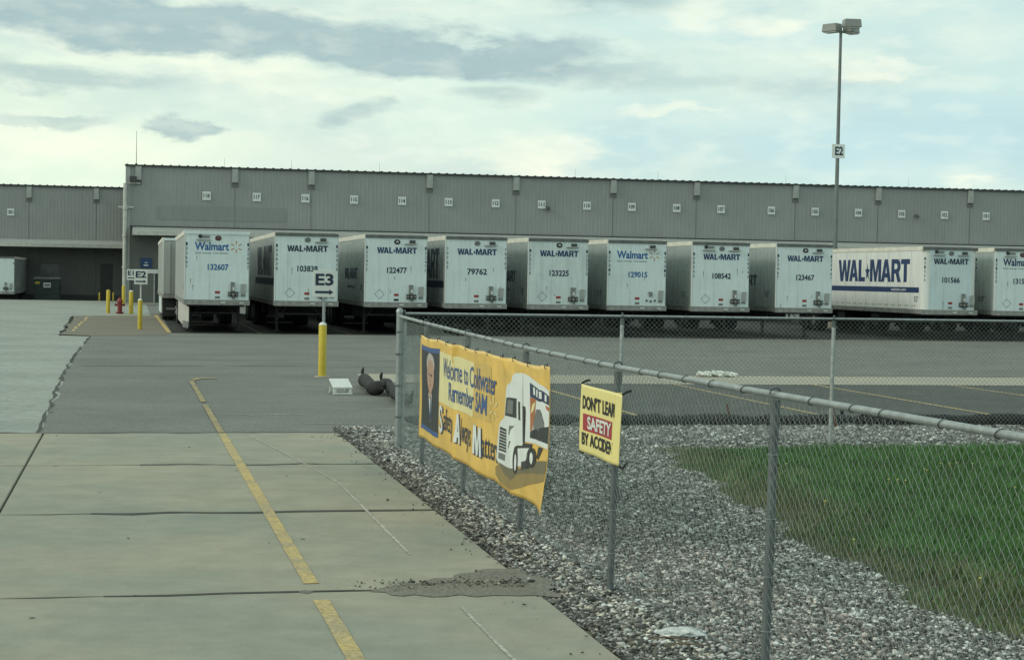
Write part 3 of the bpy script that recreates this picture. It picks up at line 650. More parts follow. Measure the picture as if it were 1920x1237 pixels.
# ------------------------------------------------------------------ trailers
def rounded(x0, x1, y0, y1, r, n=5):
    out = []
    for cx, cy, a0 in ((x0+r, y0+r, math.pi), (x1-r, y0+r, 1.5*math.pi)):
        for k in range(n+1):
            g = a0 + k/n*math.pi/2; out.append((cx+r*math.cos(g), cy+r*math.sin(g)))
    return out + [(x1, y1), (x0, y1)]
LEN = 16.15
MESH = {}
def common(key, fn):
    if key not in MESH: MESH[key] = fn()
    return MESH[key]
def wheel_mesh(): return MB().lathe([(.30, -.13), (.49, -.13), (.52, -.10), (.52, .10), (.49, .13), (.30, .13)], n=20).mesh('tyre')
def rim_mesh(): return MB().lathe([(.29, -.10), (.29, .10), (.22, .13), (.10, .14)], n=14).mesh('rim')
def trailer(t, s, number, style, label, r=.04, rail='dark', holder='R', emblem=True, side=None, back=False, skirt=False, gladhand=True, grey=False, z0=0.0, panels=False, nosemat=None):
    """box trailer; local x along the dock, y away from the viewer. back=True: doors face the viewer"""
    root = thing('box_trailer', W(t + 1.3, s, z0), TH, label, 'trailer', 'parked white box trailers')
    B0, T0 = 1.12, 4.08
    sm = white_g if grey or number == '132607' else (white_s if side == 'big' or back else alu_s)
    b = link('body', common(('body', r), lambda: MB().prism(rounded(-1.29, 1.29, .02, LEN-.05, max(r, .02)), 1.32, T0-.13).mesh('body')), sm, root, True)
    # nose sheet
    if not back:
        link('nose_panel', common(('nose', r), lambda: MB().box(-1.29+r, 1.29-r, .0, .015, 1.325, T0-.135).mesh('nose_panel')), nosemat or white_n, root)
        link('corner_post', common('cp', lambda: MB().box(-1.31, -1.262, -.005, .05, B0, T0).mesh('corner_post')), white_s, root) if r < .1 else None
    rl = {'dark': rail_d, 'cream': rail_c, 'light': white_n}[rail]
    link('front_rail', common('frl', lambda: MB().box(-1.285, 1.285, -.03, .06, T0-.13, T0).mesh('front_rail')), rl, root)
    link('roof_rail', common('rrl', lambda: MB().box(-1.315, -1.25, .06, LEN-.05, T0-.16, T0+.015).box(1.25, 1.315, .06, LEN-.05, T0-.16, T0+.015).mesh('roof_rail')), rail_c, root)
    link('roof', common('roof', lambda: MB().box(-1.249, 1.249, .061, LEN-.06, T0-.129, T0+.002).mesh('roof')), white_s, root)
    sill = link('bottom_rail', common('sill', lambda: MB().box(-1.31, 1.31, -.03, .08, B0, 1.33).box(-1.315, -1.2, .08, LEN-.05, B0+.02, 1.34).box(1.2, 1.315, .08, LEN-.05, B0+.02, 1.34).mesh('bottom_rail')), rail_m, root)
    link('floor', common('flr', lambda: MB().box(-1.19, 1.19, .09, LEN-.1, B0+.03, 1.315).mesh('floor')), blackm, root)
    link('cross_members', common('xm', lambda: (lambda m_: [m_.box(-1.15, 1.15, .8+.55*k, .88+.55*k, B0-.08, B0+.028) for k in range(27)] and m_)(MB()).mesh('cross_members')), blackm, root)
    # landing gear near the nose
    ly = 2.4 if not back else LEN-2.4
    for sx_ in (-1.0, 1.0):
        lg = link('landing_leg', common('leg', lambda: MB().box(-.06, .06, -.06, .06, .45, B0+.02).box(-.045, .045, -.045, .045, .06, .45).mesh('landing_leg')), blackm, root, False, (sx_, ly, 0))
        link('foot', common('foot', lambda: MB().box(-.15, .15, -.13, .13, .01, .06).mesh('foot')), blackm, lg)
    link('brace', common('brace', lambda: MB().tube((-1, 0, .75), (1, 0, .75), .025, 6).tube((-.98, 0, .5), (-.5, .5, B0), .02, 6).tube((.98, 0, .5), (.5, .5, B0), .02, 6).mesh('brace')), greym, root, False, (0, ly, 0))
    # tandem
    for wy_ in ((12.6, 13.85) if not back else (LEN-12.6-1.25-.0+.0-.7, LEN-12.6-.7)):
        wy2_ = wy_ if not back else wy_
        link('axle', common('axle', lambda: MB().tube((-1.0, 0, .52), (1.0, 0, .52), .07, 8).box(-.5, -.4, -.5, .5, .55, 1.0).box(.4, .5, -.5, .5, .55, 1.0).mesh('axle')), blackm, root, False, (0, wy2_, 0))
        for sx_ in (-1.14, -.84, .84, 1.14):
            wl = link('tyre', common('tyre', wheel_mesh), rubber, root, True, (sx_, wy2_, .53)); wl.rotation_euler = (0, math.pi/2 * (1 if sx_ > 0 else -1), 0)
            if abs(sx_) > 1: link('rim', common('rim', rim_mesh), rimm, wl, True)
    my = 14.6 if not back else .55
    for sx_ in (-.95, .95): link('mud_flap', common('flap', lambda: MB().box(-.30, .30, 0, .02, .22, 1.1).mesh('mud_flap')), blackm, root, False, (sx_, my, 0))
    for q_ in (5.0, 9.0): link('added_belly_box', common('belly', lambda: MB().box(-1.1, 1.1, 0, .9, .62, 1.06).mesh('added_belly_box')), blackm, root, False, (0, q_, 0))  # black boxes added to darken the gap under the floor
    link('slider_frame', common('sld', lambda: MB().box(-.6, -.45, -2, 1.6, .85, B0-.0).box(.45, .6, -2, 1.6, .85, B0).box(-.45, .45, 1.5, 1.6, .85, B0).mesh('slider_frame')), blackm, root, False, (0, 13.2 if not back else 2.6, 0))
    if skirt:
        sk = MB(); sk.v = [(-1.08, .9, .22), (-1.27, 2.2, .24), (-1.27, 10.5, .26), (-1.27, 10.5, 1.13), (-1.27, 2.2, 1.13), (-1.08, .9, 1.13)]; sk.v += [(x+.02, y+.01, z) for x, y, z in sk.v]
        sk.f = [(0,1,4,5), (1,2,3,4), (6,11,10,7), (7,10,9,8), (0,5,11,6), (2,8,9,3), (0,6,7,1), (1,7,8,2)]
        if back: sk.v = [(x, LEN - y - 1.0, z) for x, y, z in sk.v]
        k2 = sk.build('side_skirt', trim_l if not grey else white_n, root)
        sb = MB(); sb.v = [(-1.10, .885, .14), (-1.29, 2.19, .16), (-1.29, 2.19, .42), (-1.10, .885, .42)]; sb.f = [(0,1,2,3)]
        if not back: sb.build('skirt_rubber', greym, k2)
    X = lambda a: a - 1.3
    if not back:
        if style == 'none': pass
        elif style == 'new':
            front('wordmark', text2d('Walmart', X(.40), X(1.76), 3.32, .30, .03), blue if number in ('132607', '129015') else navy, root, -.004)
            front('spark_logo', spark2d(X(2.05), 3.46, .24), spark, root, -.004)
            front('tagline', text2d('Save money. Live better.', X(.41), X(1.75), 3.17, .07, .01), fadew, root, -.004)
        else:
            front('wordmark', wordmark(X(.50), X(2.15), 3.33, .25, .045), navy if number != '103838' and number != '101566' else navy2, root, -.004)
        if style != 'none': front('trailer_number', text2d(number, X(.92), X(1.75), 2.53, .22, .03), blue if number in ('132607', '129015') else navy2, root, -.004)
        # unit number stacked down both front edges
        for xs in (X(.085), X(2.52)):
            vs, fs = [], []
            for k2, ch in enumerate(number):
                v, f = text2d(ch, xs-.035, xs+.035, 3.50-k2*.185, .12, .01); o_ = len(vs); vs += [tuple(q_) for q_ in v]; fs += [tuple(i_+o_ for i_ in g_) for g_ in f]
            front('edge_number', (np.array(vs), fs), navy2, root, -.008 if xs < 0 else -.004)
        def hold(x0):
            h_ = MB().box(X(x0), X(x0+.52), -.10, -.001, 3.71, 3.75).build('document_shelf', trim_g, root)
            MB().box(X(x0+.22), X(x0+.46), -.05, -.001, 3.76, 3.88).build('marker_light', dkgrey, h_)
        if 'R' in holder: hold(1.62)
        if 'L' in holder:
            h_ = MB().box(X(.46), X(1.02), -.10, -.001, 3.71, 3.75).build('document_shelf', trim_g, root)
            MB().box(X(.55), X(.68), -.05, -.001, 3.80, 3.93).build('marker_light', blackm, h_); MB().box(X(.69), X(.98), -.02, -.001, 3.80, 3.90).build('plate', greym, h_)
        if emblem:
            ex = 1.33; em = MB().prism([(X(ex)+.13*math.cos(a/16*2*math.pi), 3.80+.105*math.sin(a/16*2*math.pi)) for a in range(16)], -.012, -.001, 'xz').build('round_emblem', {1: blackm, 2: greym, 3: mat('dark_red_emblem', (.10, .02, .02), .5)}[int(emblem)], root)
            MB().prism([(X(ex-.05), 3.76), (X(ex-.02), 3.85), (X(ex+.03), 3.84), (X(ex+.07), 3.76), (X(ex+.03), 3.78), (X(ex), 3.81), (X(ex-.02), 3.77)], -.016, -.0125, 'xz').build('emblem_mark', signw if int(emblem) == 1 else fadew, em)
        MB().box(X(1.22), X(1.42), -.006, -.001, 1.58, 1.68).build('red_label', redm, root)
        MB().box(X(1.22), X(1.42), -.006, -.001, 1.38, 1.47).build('grey_label', greym if number != '122477' else blackm, root)
        if gladhand:
            g_ = MB().box(X(1.84), X(2.0), -.09, -.001, 1.68, 2.05).build('connector_box', greym, root)
            MB().box(X(1.74), X(2.15), -.06, -.001, 1.47, 1.66).build('connector_plate', dkgrey, g_)
            MB().tube((X(1.8), -.07, 1.56), (X(1.8), -.15, 1.52), .045, 8).tube((X(1.95), -.07, 1.56), (X(1.95), -.16, 1.5), .05, 8).tube((X(2.1), -.07, 1.56), (X(2.1), -.15, 1.52), .045, 8).build('gladhands', greym, g_)
            MB().path([(X(1.86), -.1, 1.5), (X(1.93), -.12, 1.40), (X(1.96), -.12, 1.36), (X(2.03), -.1, 1.5)], .018, 6).build('hose', blackm, g_)
            MB().box(X(1.92), X(1.985), -.096, -.0915, 1.72, 1.85).build('white_tag', signw, g_)
        else:
            MB().box(X(1.84), X(1.98), -.05, -.001, 1.72, 1.92).build('connector_box', greym, root)
            for k2 in range(3): MB().tube((X(1.74+.18*k2), -.001, 1.55-.03*(k2 == 1)), (X(1.74+.18*k2), -.05, 1.55-.03*(k2 == 1)), .04, 8).build('gladhand', blackm, root)
        if number in ('122477', '123225', '103838', '108542', '131526'):
            cx_, cz_ = X(.62), 1.66; fr = MB()
            for a_, b_ in (((-.2, 0), (0, .2)), ((0, .2), (.2, 0)), ((.2, 0), (0, -.2)), ((0, -.2), (-.2, 0))):
                fr.tube((cx_+a_[0], -.006, cz_+a_[1]), (cx_+b_[0], -.006, cz_+b_[1]), .007, 4)
            fr.build('placard_frame', greym, root)
        for xs_ in ((.52, 1.02) if number in ('103838', '123225') else (1.0,)): MB().box(X(xs_), X(xs_)+.010, -.0028, -.0005, 1.34, T0-.15).build('nose_seam', mat('seam_grey', (.42, .44, .42), .5), root)
        for _ in range(3):
            x_ = random.uniform(.2, 2.4); z_ = random.uniform(1.45, 3.1); MB().prism([(X(x_), z_), (X(x_)+.018, z_+.02), (X(x_)+.03, z_-.01), (X(x_)+.012, z_-random.uniform(.1, .4))], -.0032, -.0006, 'xz').build('rust_mark', mat('rust_streak', (.22, .15, .10), .8), root)
        MB().box(X(2.24), X(2.46), -.045, -.001, 1.63, 1.98).build('document_box', trim_g, root); MB().box(X(2.25), X(2.44), -.012, -.001, 1.46, 1.58).build('data_plate', greym, root)
        for xx in (1.45, 2.2): MB().box(X(xx), X(xx+.18), -.038, -.031, 1.20, 1.24).build('reflector', signw, root)
    else:
        # rear doors with lock rods
        for q_ in (-1, 1):
            d2 = MB().box(min(.01*q_, 1.22*q_), max(.01*q_, 1.22*q_), -.02, .018, 1.34, T0-.2).build('rear_door', nosemat or white_g, root)
            for xr in (.35, .9): MB().tube((q_*xr, -.045, 1.36), (q_*xr, -.045, T0-.24), .018, 6).build('lock_rod', greym, d2)
        MB().box(-1.31, -1.23, -.03, .05, B0, T0-.13).box(1.23, 1.31, -.03, .05, B0, T0-.13).build('rear_frame', white_s, root)
        MB().box(-1.1, 1.1, -.02, .06, .55, .65).box(-.6, -.5, -.01, .05, .65, B0).box(.5, .6, -.01, .05, .65, B0).build('bumper_guard', greym, root)
    # left side print
    def sidem(name, vf, m_, off=-1.294): return link(name, flat_mesh(name, vf, lambda a, b_: (off, a, b_)), m_, root)
    def smir(vf, Ltot): v, f = vf; v = v.copy(); v[:, 0] = Ltot - v[:, 0]; return v, f
    if side == 'big':
        sidem('side_wordmark', smir(wordmark(0, 8.1, 2.52, 1.03, .055, .42), 9.45), navy, -1.2945)
        st = MB().box(-1.2948, -1.2905, .38, 11.4, 2.06, 2.30).build('side_stripe', navy, root)
        sidem('side_web_address', smir(text2d('walmart.com', 0, 1.6, 2.14, .11, .015), 3.3), signw, -1.2962)
        sidem('length_mark', smir(text2d("53'", 0, .42, 1.66, .24, .01), .85), navy2, -1.2945)
        dm_ = MB()
        for k2 in range(14): dm_.box(-1.2948, -1.2905, .75+k2*.72, .83+k2*.72, 1.46, 1.505).box(-1.2948, -1.2905, .98+k2*.72, 1.06+k2*.72, 1.46, 1.505)
        dm_.build('side_reflectors', dkgrey, root)['kind'] = 'stuff'
    elif side == 'bigdim':
        sidem('side_wordmark', smir(wordmark(0, 8.6, 2.35, 1.25, .055, .42), 10.2), navy2, -1.2945)
        MB().box(-1.2948, -1.2905, .38, 11.4, 1.95, 2.24).build('side_stripe', navy2, root)
    elif side == 'small':
        sidem('side_wordmark', smir(wordmark(0, 4.6, 2.25, .48, .05), 7.0), navy2, -1.2945)
        sidem('side_web_address', smir(text2d('walmart.com', 0, 2.6, 1.86, .14, .015), 6.0), navy2, -1.2945)
        sidem('length_mark', smir(text2d("53'", 0, .6, 1.78, .22, .01), 1.4), navy2, -1.2945)
    elif side == 'mark':
        sidem('length_mark', smir(text2d("53'", 0, .6, 1.72, .22, .01), 1.5), navy2, -1.2945)
    if side:
        pm = common('seams', lambda: (lambda m_: [m_.box(-1.2938, -1.2905, 1.22*k, 1.22*k+.025, 1.345, T0-.165) for k in range(1, 13)] and m_)(MB()).mesh('panel_seams'))
        o_ = link('panel_seams', pm, mat('seam_grey', (.42, .44, .42), .5), root); o_['kind'] = 'stuff'
    return root
TX = [344, 513, 682, 833, 988, 1137, 1295, 1453, 1728, 1862]
NUM = ['132607', '103838', '122477', '79762', '123225', '129015', '108542', '123467', '101566', '131526']
STY = ['new', 'old', 'old', 'old', 'old', 'new', 'old', 'old', 'old', 'new']
KW = [dict(holder='L', emblem=3, rail='light', skirt=True, side='mark'), dict(side='bigdim', emblem=2), dict(side='small'), dict(side='bigdim', emblem=2), dict(side='small'),
      dict(emblem=0, side='mark', gladhand=False), dict(holder='LR', emblem=2, side='mark'), dict(side='small'), dict(holder='LR', emblem=2, side='big', r=.30), dict(holder='L', emblem=3, side='mark', r=.12)]
NOSE_S = 71.69
tone = {1: mat('trailer_white_b', (.64, .73, .73), .45, scale=1.3, var=.08, streak=.12), 4: mat('trailer_white_c', (.60, .68, .67), .5, scale=1.5, var=.12, streak=.16), 8: mat('trailer_white_d', (.56, .66, .68), .45, scale=1, var=.09, streak=.1)}
DESC = ['with a blue logo at the left end', 'behind the E3 sign, with a grey roof band', 'with a round black emblem, third in the front row', 'with the older star logo, directly left of 123225',
        'with a round black emblem, right of 79762', 'with a faded blue logo, mid row', 'with two marker shelves, right of 129015', 'with a faded smaller side logo, left of the wide gap',
        'showing a side with giant blue letters and stripe', 'cut off at right']
for i, x in enumerate(TX):
    off = [0, 0, .1, -.3, -.2, .1, 0, .1, -.2, -.3][i]
    t = T_at(x, NOSE_S + off)
    lab = f'white box trailer numbered {NUM[i]} {DESC[i]}' if i < 9 else 'white trailer whose number starts 131 cut off at the right edge'
    trailer(t, NOSE_S + off, NUM[i], STY[i], lab, nosemat=tone.get(i), **KW[i])
# second row, parked tail to tail behind the first
rowb = [(T_at(303, 88.4), 'rear end of a grey white box trailer just left of trailer 132607')]
tr0 = trailer(rowb[0][0], 88.4, '', '', 'grey trailer showing its rear doors at the far left, just behind trailer 132607', back=True, grey=True, skirt=True, side='mark', rail='light')
for i in (1, 2, 3, 4, 5, 6, 9):
    t = T_at(TX[i], NOSE_S) + .1
    c = trailer(t, 89.0, '', '', f'white box trailer of the second row, hidden behind trailer {NUM[i]}', back=True, rail='light')
    c['group'] = 'trailers of the hidden second row'
for k in range(3):
    c = trailer(40.9+3.66*k, NOSE_S + .2*k, '1310'+str(40+k), 'old', ['first', 'second', 'third'][k] + ' white trailer beyond the one numbered 131 at the right', side=None)
    c['group'] = 'trailers beyond the right edge'
# far left trailer backed onto the wing
tw = T_at(26, S_WING-16.4)-2.6
trailer(tw, S_WING-16.4, '1', 'none', 'white trailer docked at the set back left wing by the dumpster', z0=-.72, holder='', emblem=0)

# ------------------------------------------------------------------ dumpster / compactor by the left wing
ts = T_at(87, S_WING-5); dpt = thing('dumpster', W(ts, S_WING-5, -.75), TH, 'dark green dumpster with its lid propped up against the left wing wall', 'dumpster')
hh = CAMH
bd = MB(); bd.prism([(-1.05, .5), (1.05, .5), (1.05, 2.5), (-1.05, 2.5)], 0, 1.8, 'xz'); bevel(bd.build('bin_body', dump, dpt), .03)
MB().box(-1.12, 1.12, -.06, .0, 2.32, 2.5).build('rim_bar', greym, dpt)
MB().prism([(-.62, 2.5), (1.0, 2.5), (.95, 3.75), (-.55, 3.75)], .9, .98, 'xz').build('lid', mat('dumpster_lid', (.05, .06, .06), .6, var=.3), dpt)
MB().box(.9, 1.02, .85, 1.0, 3.6, 3.8).box(-.62, .98, .86, .895, 3.68, 3.76).build('lid_frame', blackm, dpt)
MB().box(-.3, .32, -.075, -.062, 1.6, 2.02).build('notice', signw, dpt); MB().box(-.22, .24, -.08, -.076, 1.72, 1.90).build('notice_print', greym, dpt)
MB().box(-1.0, -.6, -.02, -.001, 1.9, 2.1).build('yellow_mark', yelb, dpt)
for sx_ in (-.8, .6): MB().box(sx_-.06, sx_+.06, .1, .25, .08, .5).build('leg', blackm, dpt)
for sx_ in (-1.15, 1.07): MB().box(sx_, sx_+.08, .2, 1.4, 1.5, 1.75).build('fork_pocket', dump, dpt)

# ------------------------------------------------------------------ bollards, small signs, hydrant
def bollard(x, yb, yt, label, wpx, sign=None, pole=None, collar=False, polem=None):
    t, s = G(x, yb); Y = CAMH*3300/(yb-horizon(x)); h = (yb-yt)*Y/3300; r = wpx*Y/3300/2
    o = thing('bollard', W(t, s, 0), TH, label, 'bollard', 'yellow bollards')
    MB().lathe([(r, 0), (r, h-r*.45), (r*.98, h-r*.4)], n=18).build('bollard_post', yelb, o, True)
    MB().lathe([(r*.97, h-r*.40), (r*.92, h-r*.15), (r*.6, h+.015), (r*.2, h+.03)], n=18).build('cap', signw if sign else yelb, o, True)
    if collar: MB().lathe([(r*2.0, -.01), (r*1.9, .018)], n=16).build('collar', conc_p, o, True)
    if sign:
        txt, sb, st, arrow = sign
        z0, z1 = h + (yt-sb)*Y/3300, h + (yt-st)*Y/3300; hw = .27
        MB().tube((.02, 0, h-.1), (.02, 0, z0+.3), .035, 8).build('sign_pole', polem or galv, o, True)
        p_ = bevel(MB().box(-hw+.02, hw+.02, -.06, -.036, z0, z1).build('sign_panel', signw, o), .006)
        cap = (z1-z0)*.40
        front('sign_text', text2d(txt, -.215+.02, (.215 if txt != 'E1' else .11)+.02, z1-.09-cap, cap, .03), navy2, p_, -.064)
        za = z0 + .12
        ar = MB().box(-.20, .14, -.066, -.0625, za-.028, za+.028)
        if arrow: ar.prism([(.139, za-.065), (.139, za+.065), (.23, za)], -.066, -.0625, 'xz')
        ar.build('sign_arrow', navy2, p_)
    return o
bollard(605, 706, 606, 'yellow bollard carrying the white E3 arrow sign, nearest the camera', 15, ('E3', 557, 507, True), collar=True)
bollard(262, 617, 561, 'yellow bollard carrying the small E2 arrow sign near the leftmost trailer', 8.5, ('E2', 533, 505, True), polem=trim_l)
bollard(245, 588, 545, 'yellow bollard carrying the E1 arrow sign half hidden by the E2 sign', 8, ('E1', 525, 505, True), polem=blackm)
bollard(202, 587, 544, 'yellow bollard left of the red fire hydrant', 7.2)
bollard(230.5, 572, 536, 'leaning yellow pipe bollard at the warehouse corner', 6)
bollard(185.5, 563.5, 549, 'thin yellow bollard left of the hydrant by the truck court edge', 2.6)
bollard(211.5, 563.5, 549, 'thin yellow bollard just behind the hydrant by the truck court edge', 2.6)
t, s = G(224, 588); hy = thing('fire_hydrant', W(t, s), TH, 'dark red fire hydrant between two yellow bollards', 'hydrant')
MB().lathe([(.20, 0), (.20, .05), (.13, .06), (.13, .62), (.18, .64), (.18, .69), (.15, .72), (.13, .82), (.06, .88)], n=16).build('barrel', hyd, hy, True)
MB().tube((0, 0, .88), (0, 0, .96), .03, 5).build('top_nut', hyd, hy)
MB().tube((-.26, 0, .50), (.26, 0, .50), .065, 10).tube((-.28, 0, .50), (-.24, 0, .5), .085, 8).tube((.24, 0, .50), (.28, 0, .5), .085, 8).build('side_outlet', hyd, hy, True)
MB().tube((0, -.24, .42), (0, -.05, .42), .085, 10).build('front_outlet', hyd, hy, True)
MB().lathe([(.24, .06), (.24, .10)], n=8).build('flange', hyd, hy)

# ------------------------------------------------------------------ light mast
ms = NOSE_S + LEN + .95; mt = T_at(1562, ms); mz = H_at(1562, 62, ms)
mast = thing('light_mast', W(mt, ms), TH, 'tall steel light mast with box lamps and an E2 sign behind the trailers', 'light mast')
pl = MB().tube((0, 0, 0), (.06, 0, mz), .135, 12, .075).build('mast', mat('mast_steel', (.16, .18, .175), .5, .4, var=.15), mast, True)
MB().lathe([(.28, 0), (.28, .7), (.2, .75)], n=14).build('concrete_base', conc_p, mast)
for j, (dx, dy, rz) in enumerate(((-.40, .25, 2.1), (.72, .30, .75), (.36, -.60, -.10))):
    c_ = Vector((.06+dx, dy, mz+(.16 if j == 2 else .0)))
    hd = MB().box(-.48, .48, -.30, .30, 0, .42); hd.v = [(a*(.9 if c2 > .3 else 1), b_*(.9 if c2 > .3 else 1), c2) for a, b_, c2 in hd.v]
    h_ = bevel(hd.build('lamp_head', mat('mast_lamp_grey', (.24, .25, .235), .5, var=.1), mast, loc=c_, rot=rz), .03)
    MB().box(-.40, .40, -.24, .24, -.05, -.002).build('lens', mat('lamp_lens', (.42, .42, .38), .3), h_)
    MB().tube((.06, 0, mz-.08), tuple(c_ + Vector((0, 0, .12))), .035, 6).build('lamp_arm', greym, mast)
zs = H_at(1565, 285, ms)
p_ = MB().box(-.36, .36, -.19, -.165, zs-.37, zs+.37).build('sign_panel', signw, mast)
front('sign_text', text2d('E2', -.19, .27, zs-.20, .42, .03), navy2, p_, -.194)
MB().box(-.05, .05, -.165, -.09, zs-.2, zs+.2).build('sign_bracket', greym, p_)

# ------------------------------------------------------------------ chain link fences
def tubes3(segs, r):
    A = segs[:, 0]; B = segs[:, 1]; d = B - A; d /= np.linalg.norm(d, axis=1)[:, None]
    up = np.tile(np.array([[.31, .77, .55]]), (len(A), 1)); b = np.cross(d, up); b /= np.linalg.norm(b, axis=1)[:, None]; c = np.cross(d, b)
    n = len(A); V = np.empty((n, 6, 3))
    for k in range(3):
        g = 2*math.pi*k/3; o = b*math.cos(g)*r + c*math.sin(g)*r; V[:, k] = A+o; V[:, 3+k] = B+o
    o = (np.arange(n)*6)[:, None]
    Fc = np.concatenate([o+[k, (k+1) % 3, 3+(k+1) % 3, 3+k] for k in range(3)], 0)
    return V.reshape(-1, 3), Fc
def chain(base, tops, r=.0021, D=.072, origin=Vector((0, 0, 0))):
    """base: polyline of ground (x,y); tops: rail heights; fabric between .06 and the rail"""
    Pn = np.array([[p.x, p.y] for p in base]); seg = np.linalg.norm(np.diff(Pn, axis=0), axis=1); cum = np.concatenate([[0], np.cumsum(seg)])
    w_ = D/2; n = int(cum[-1]/w_)
    hz = 1.0; segs = []
    u = np.arange(n+1)*w_; px = np.interp(u, cum, Pn[:, 0]); py = np.interp(u, cum, Pn[:, 1]); tz = np.interp(u, cum, tops)
    sag = .012*np.sin(u*1.7) + .006*np.sin(u*5.1)
    tx = np.gradient(px); ty = np.gradient(py); ln = np.hypot(tx, ty); nx, ny = -ty/ln, tx/ln
    z0_ = .045; K = int((tops[0]-.0)/w_) + 2
    for i in range(n):
        kmax = int((tz[i] - .01 - z0_)/w_); ks = np.arange(kmax+1)
        ph = (ks + i) % 2; ii = i + ph; b_ = sag[ii]*np.sin(np.pi*ks/kmax)
        off = np.where(ph == 0, .0025, -.0025) + b_
        pts = np.stack([px[ii] + nx[ii]*off, py[ii] + ny[ii]*off, z0_ + ks*w_ + .004*np.sin(u[ii]*2.3)], 1)
        segs.append(np.stack([pts[:-1], pts[1:]], 1))
    V, Fc = tubes3(np.concatenate(segs), r); V -= np.array(origin)[None]
    return bulk('chain_link_mesh', V, Fc)
def fence(name, posts, tops, label, spec_r, pipe_r, railm, postm, lean=0.0, mesh_r=.0021, corner=None):
    pts = [W(*p) for p in posts]; o0 = pts[len(pts)//2].copy(); root = thing(name, o0, 0, label, 'fence')
    rel = lambda v: v - o0
    for j, p in enumerate(pts):
        q = rel(p); zt = tops[j]; big = (corner == j)
        if big:
            po = MB().tube(q + Vector((0, 0, -.05)), q + Vector((0, 0, zt + .06)), .046, 14).build('post', galv, root, True)
            MB().lathe([(.052, zt+.05), (.054, zt+.075), (.035, zt+.11), (.01, zt+.12)], q.x, q.y, 12).build('post_cap', galv, po, True)
            for zz in (.4, .85, 1.3, 1.62): MB().lathe([(.052, zz), (.052, zz+.03)], q.x, q.y, 12).build('tension_band', galv_d, po, True)
        else:
            po = MB().tube(q + Vector((0, 0, -.05)), q + Vector((lean*zt, 0, zt - .045)), spec_r, 12).build('post', postm, root, True)
            MB().tube(q + Vector((lean*zt, 0, zt-.13)), q + Vector((lean*zt, 0, zt-.03)), spec_r*1.12, 12).build('rail_loop', galv_d, po, True)
            a_ = (pts[min(j+1, len(pts)-1)] - pts[max(j-1, 0)]).normalized()
            lp = []
            for g in range(9):
                an = math.pi*g/8; lp.append(q + Vector((lean*zt, 0, zt)) + Vector((-a_.y, a_.x, 0))*math.cos(an)*.038 + Vector((0, 0, math.sin(an)*.045)))
            MB().path(lp, .009, 6).build('loop_strap', galv_d, po, True)
            for zz in (.28, .62, .98, 1.38):
                rg = [q + Vector((lean*zz + (spec_r+.004)*math.cos(g*math.pi/6), (spec_r+.004)*math.sin(g*math.pi/6), zz)) for g in range(13)]
                MB().path(rg, .0028, 4).build('tie_wire', galv, po)
    rl = MB().path([rel(p) + Vector((lean*tops[j] if j != corner else 0, 0, tops[j])) for j, p in enumerate(pts)], pipe_r, 14).build('top_rail', railm, root, True)
    # tie rings on the rail
    for a, b, ta, tb in zip(pts, pts[1:], tops, tops[1:]):
        L_ = (b-a).length; n = int(L_/.46); ax = (b-a).normalized(); sd = Vector((-ax.y, ax.x, 0))
        for k in range(1, n):
            f_ = (k + random.uniform(-.2, .2))/n; c_ = rel(a.lerp(b, f_)) + Vector((lean*(ta+(tb-ta)*f_), 0, ta+(tb-ta)*f_)); rr_ = pipe_r + .004
            ring = [c_ + sd*rr_*math.cos(g*math.pi/5) + Vector((0, 0, rr_*math.sin(g*math.pi/5))) + ax*(.02*math.sin(g*.7)) for g in range(11)]
            MB().path(ring, .003, 4).build('rail_tie', galv_d, rl)
        for k in range(0):
            pass
    me = chain(pts, tops, mesh_r, .08 if corner is not None else .072, origin=o0)
    m_ = link('chain_link_mesh', me, wire, root); m_['kind'] = 'stuff'
    mw = MB().path([rel(p) + Vector((0, 0, .06)) for p in pts], .003, 4).build('tension_wire', galv_d, root)
    return root
NF = [(3.73, 25.0), (3.68, 22.55), (3.66, 19.5), (3.66, 16.5), (3.72, 13.42), (3.86, 10.3), (4.0, 7.2), (4.1, 4.1)]
NT = [1.86, 1.83, 1.80, 1.77, 1.75, 1.75, 1.75, 1.75]
fence('near_fence'.replace('near_', 'chain_link_'), NF, NT, 'chain link fence with pipe rail holding the yellow banner, nearest the camera', .029, .0215, galv, galv_d, .018, .0017, corner=0)
FT = [T_at(1164, 25.0), T_at(1561, 25.0)]
FF = [(3.79, 25.03), (FT[0], 25.0), (FT[1], 25.0), (FT[1]+3.35, 25.0), (FT[1]+6.7, 25.0), (FT[1]+10, 25.0)]
fence('chain_link_fence', FF, [1.90]*6, 'chain link fence crossing behind the gravel and the lawn', .03, .019, galv, mat('pale_pipe', (.42, .45, .44), .5, .3, var=.3, scale=12), .010, .0023)

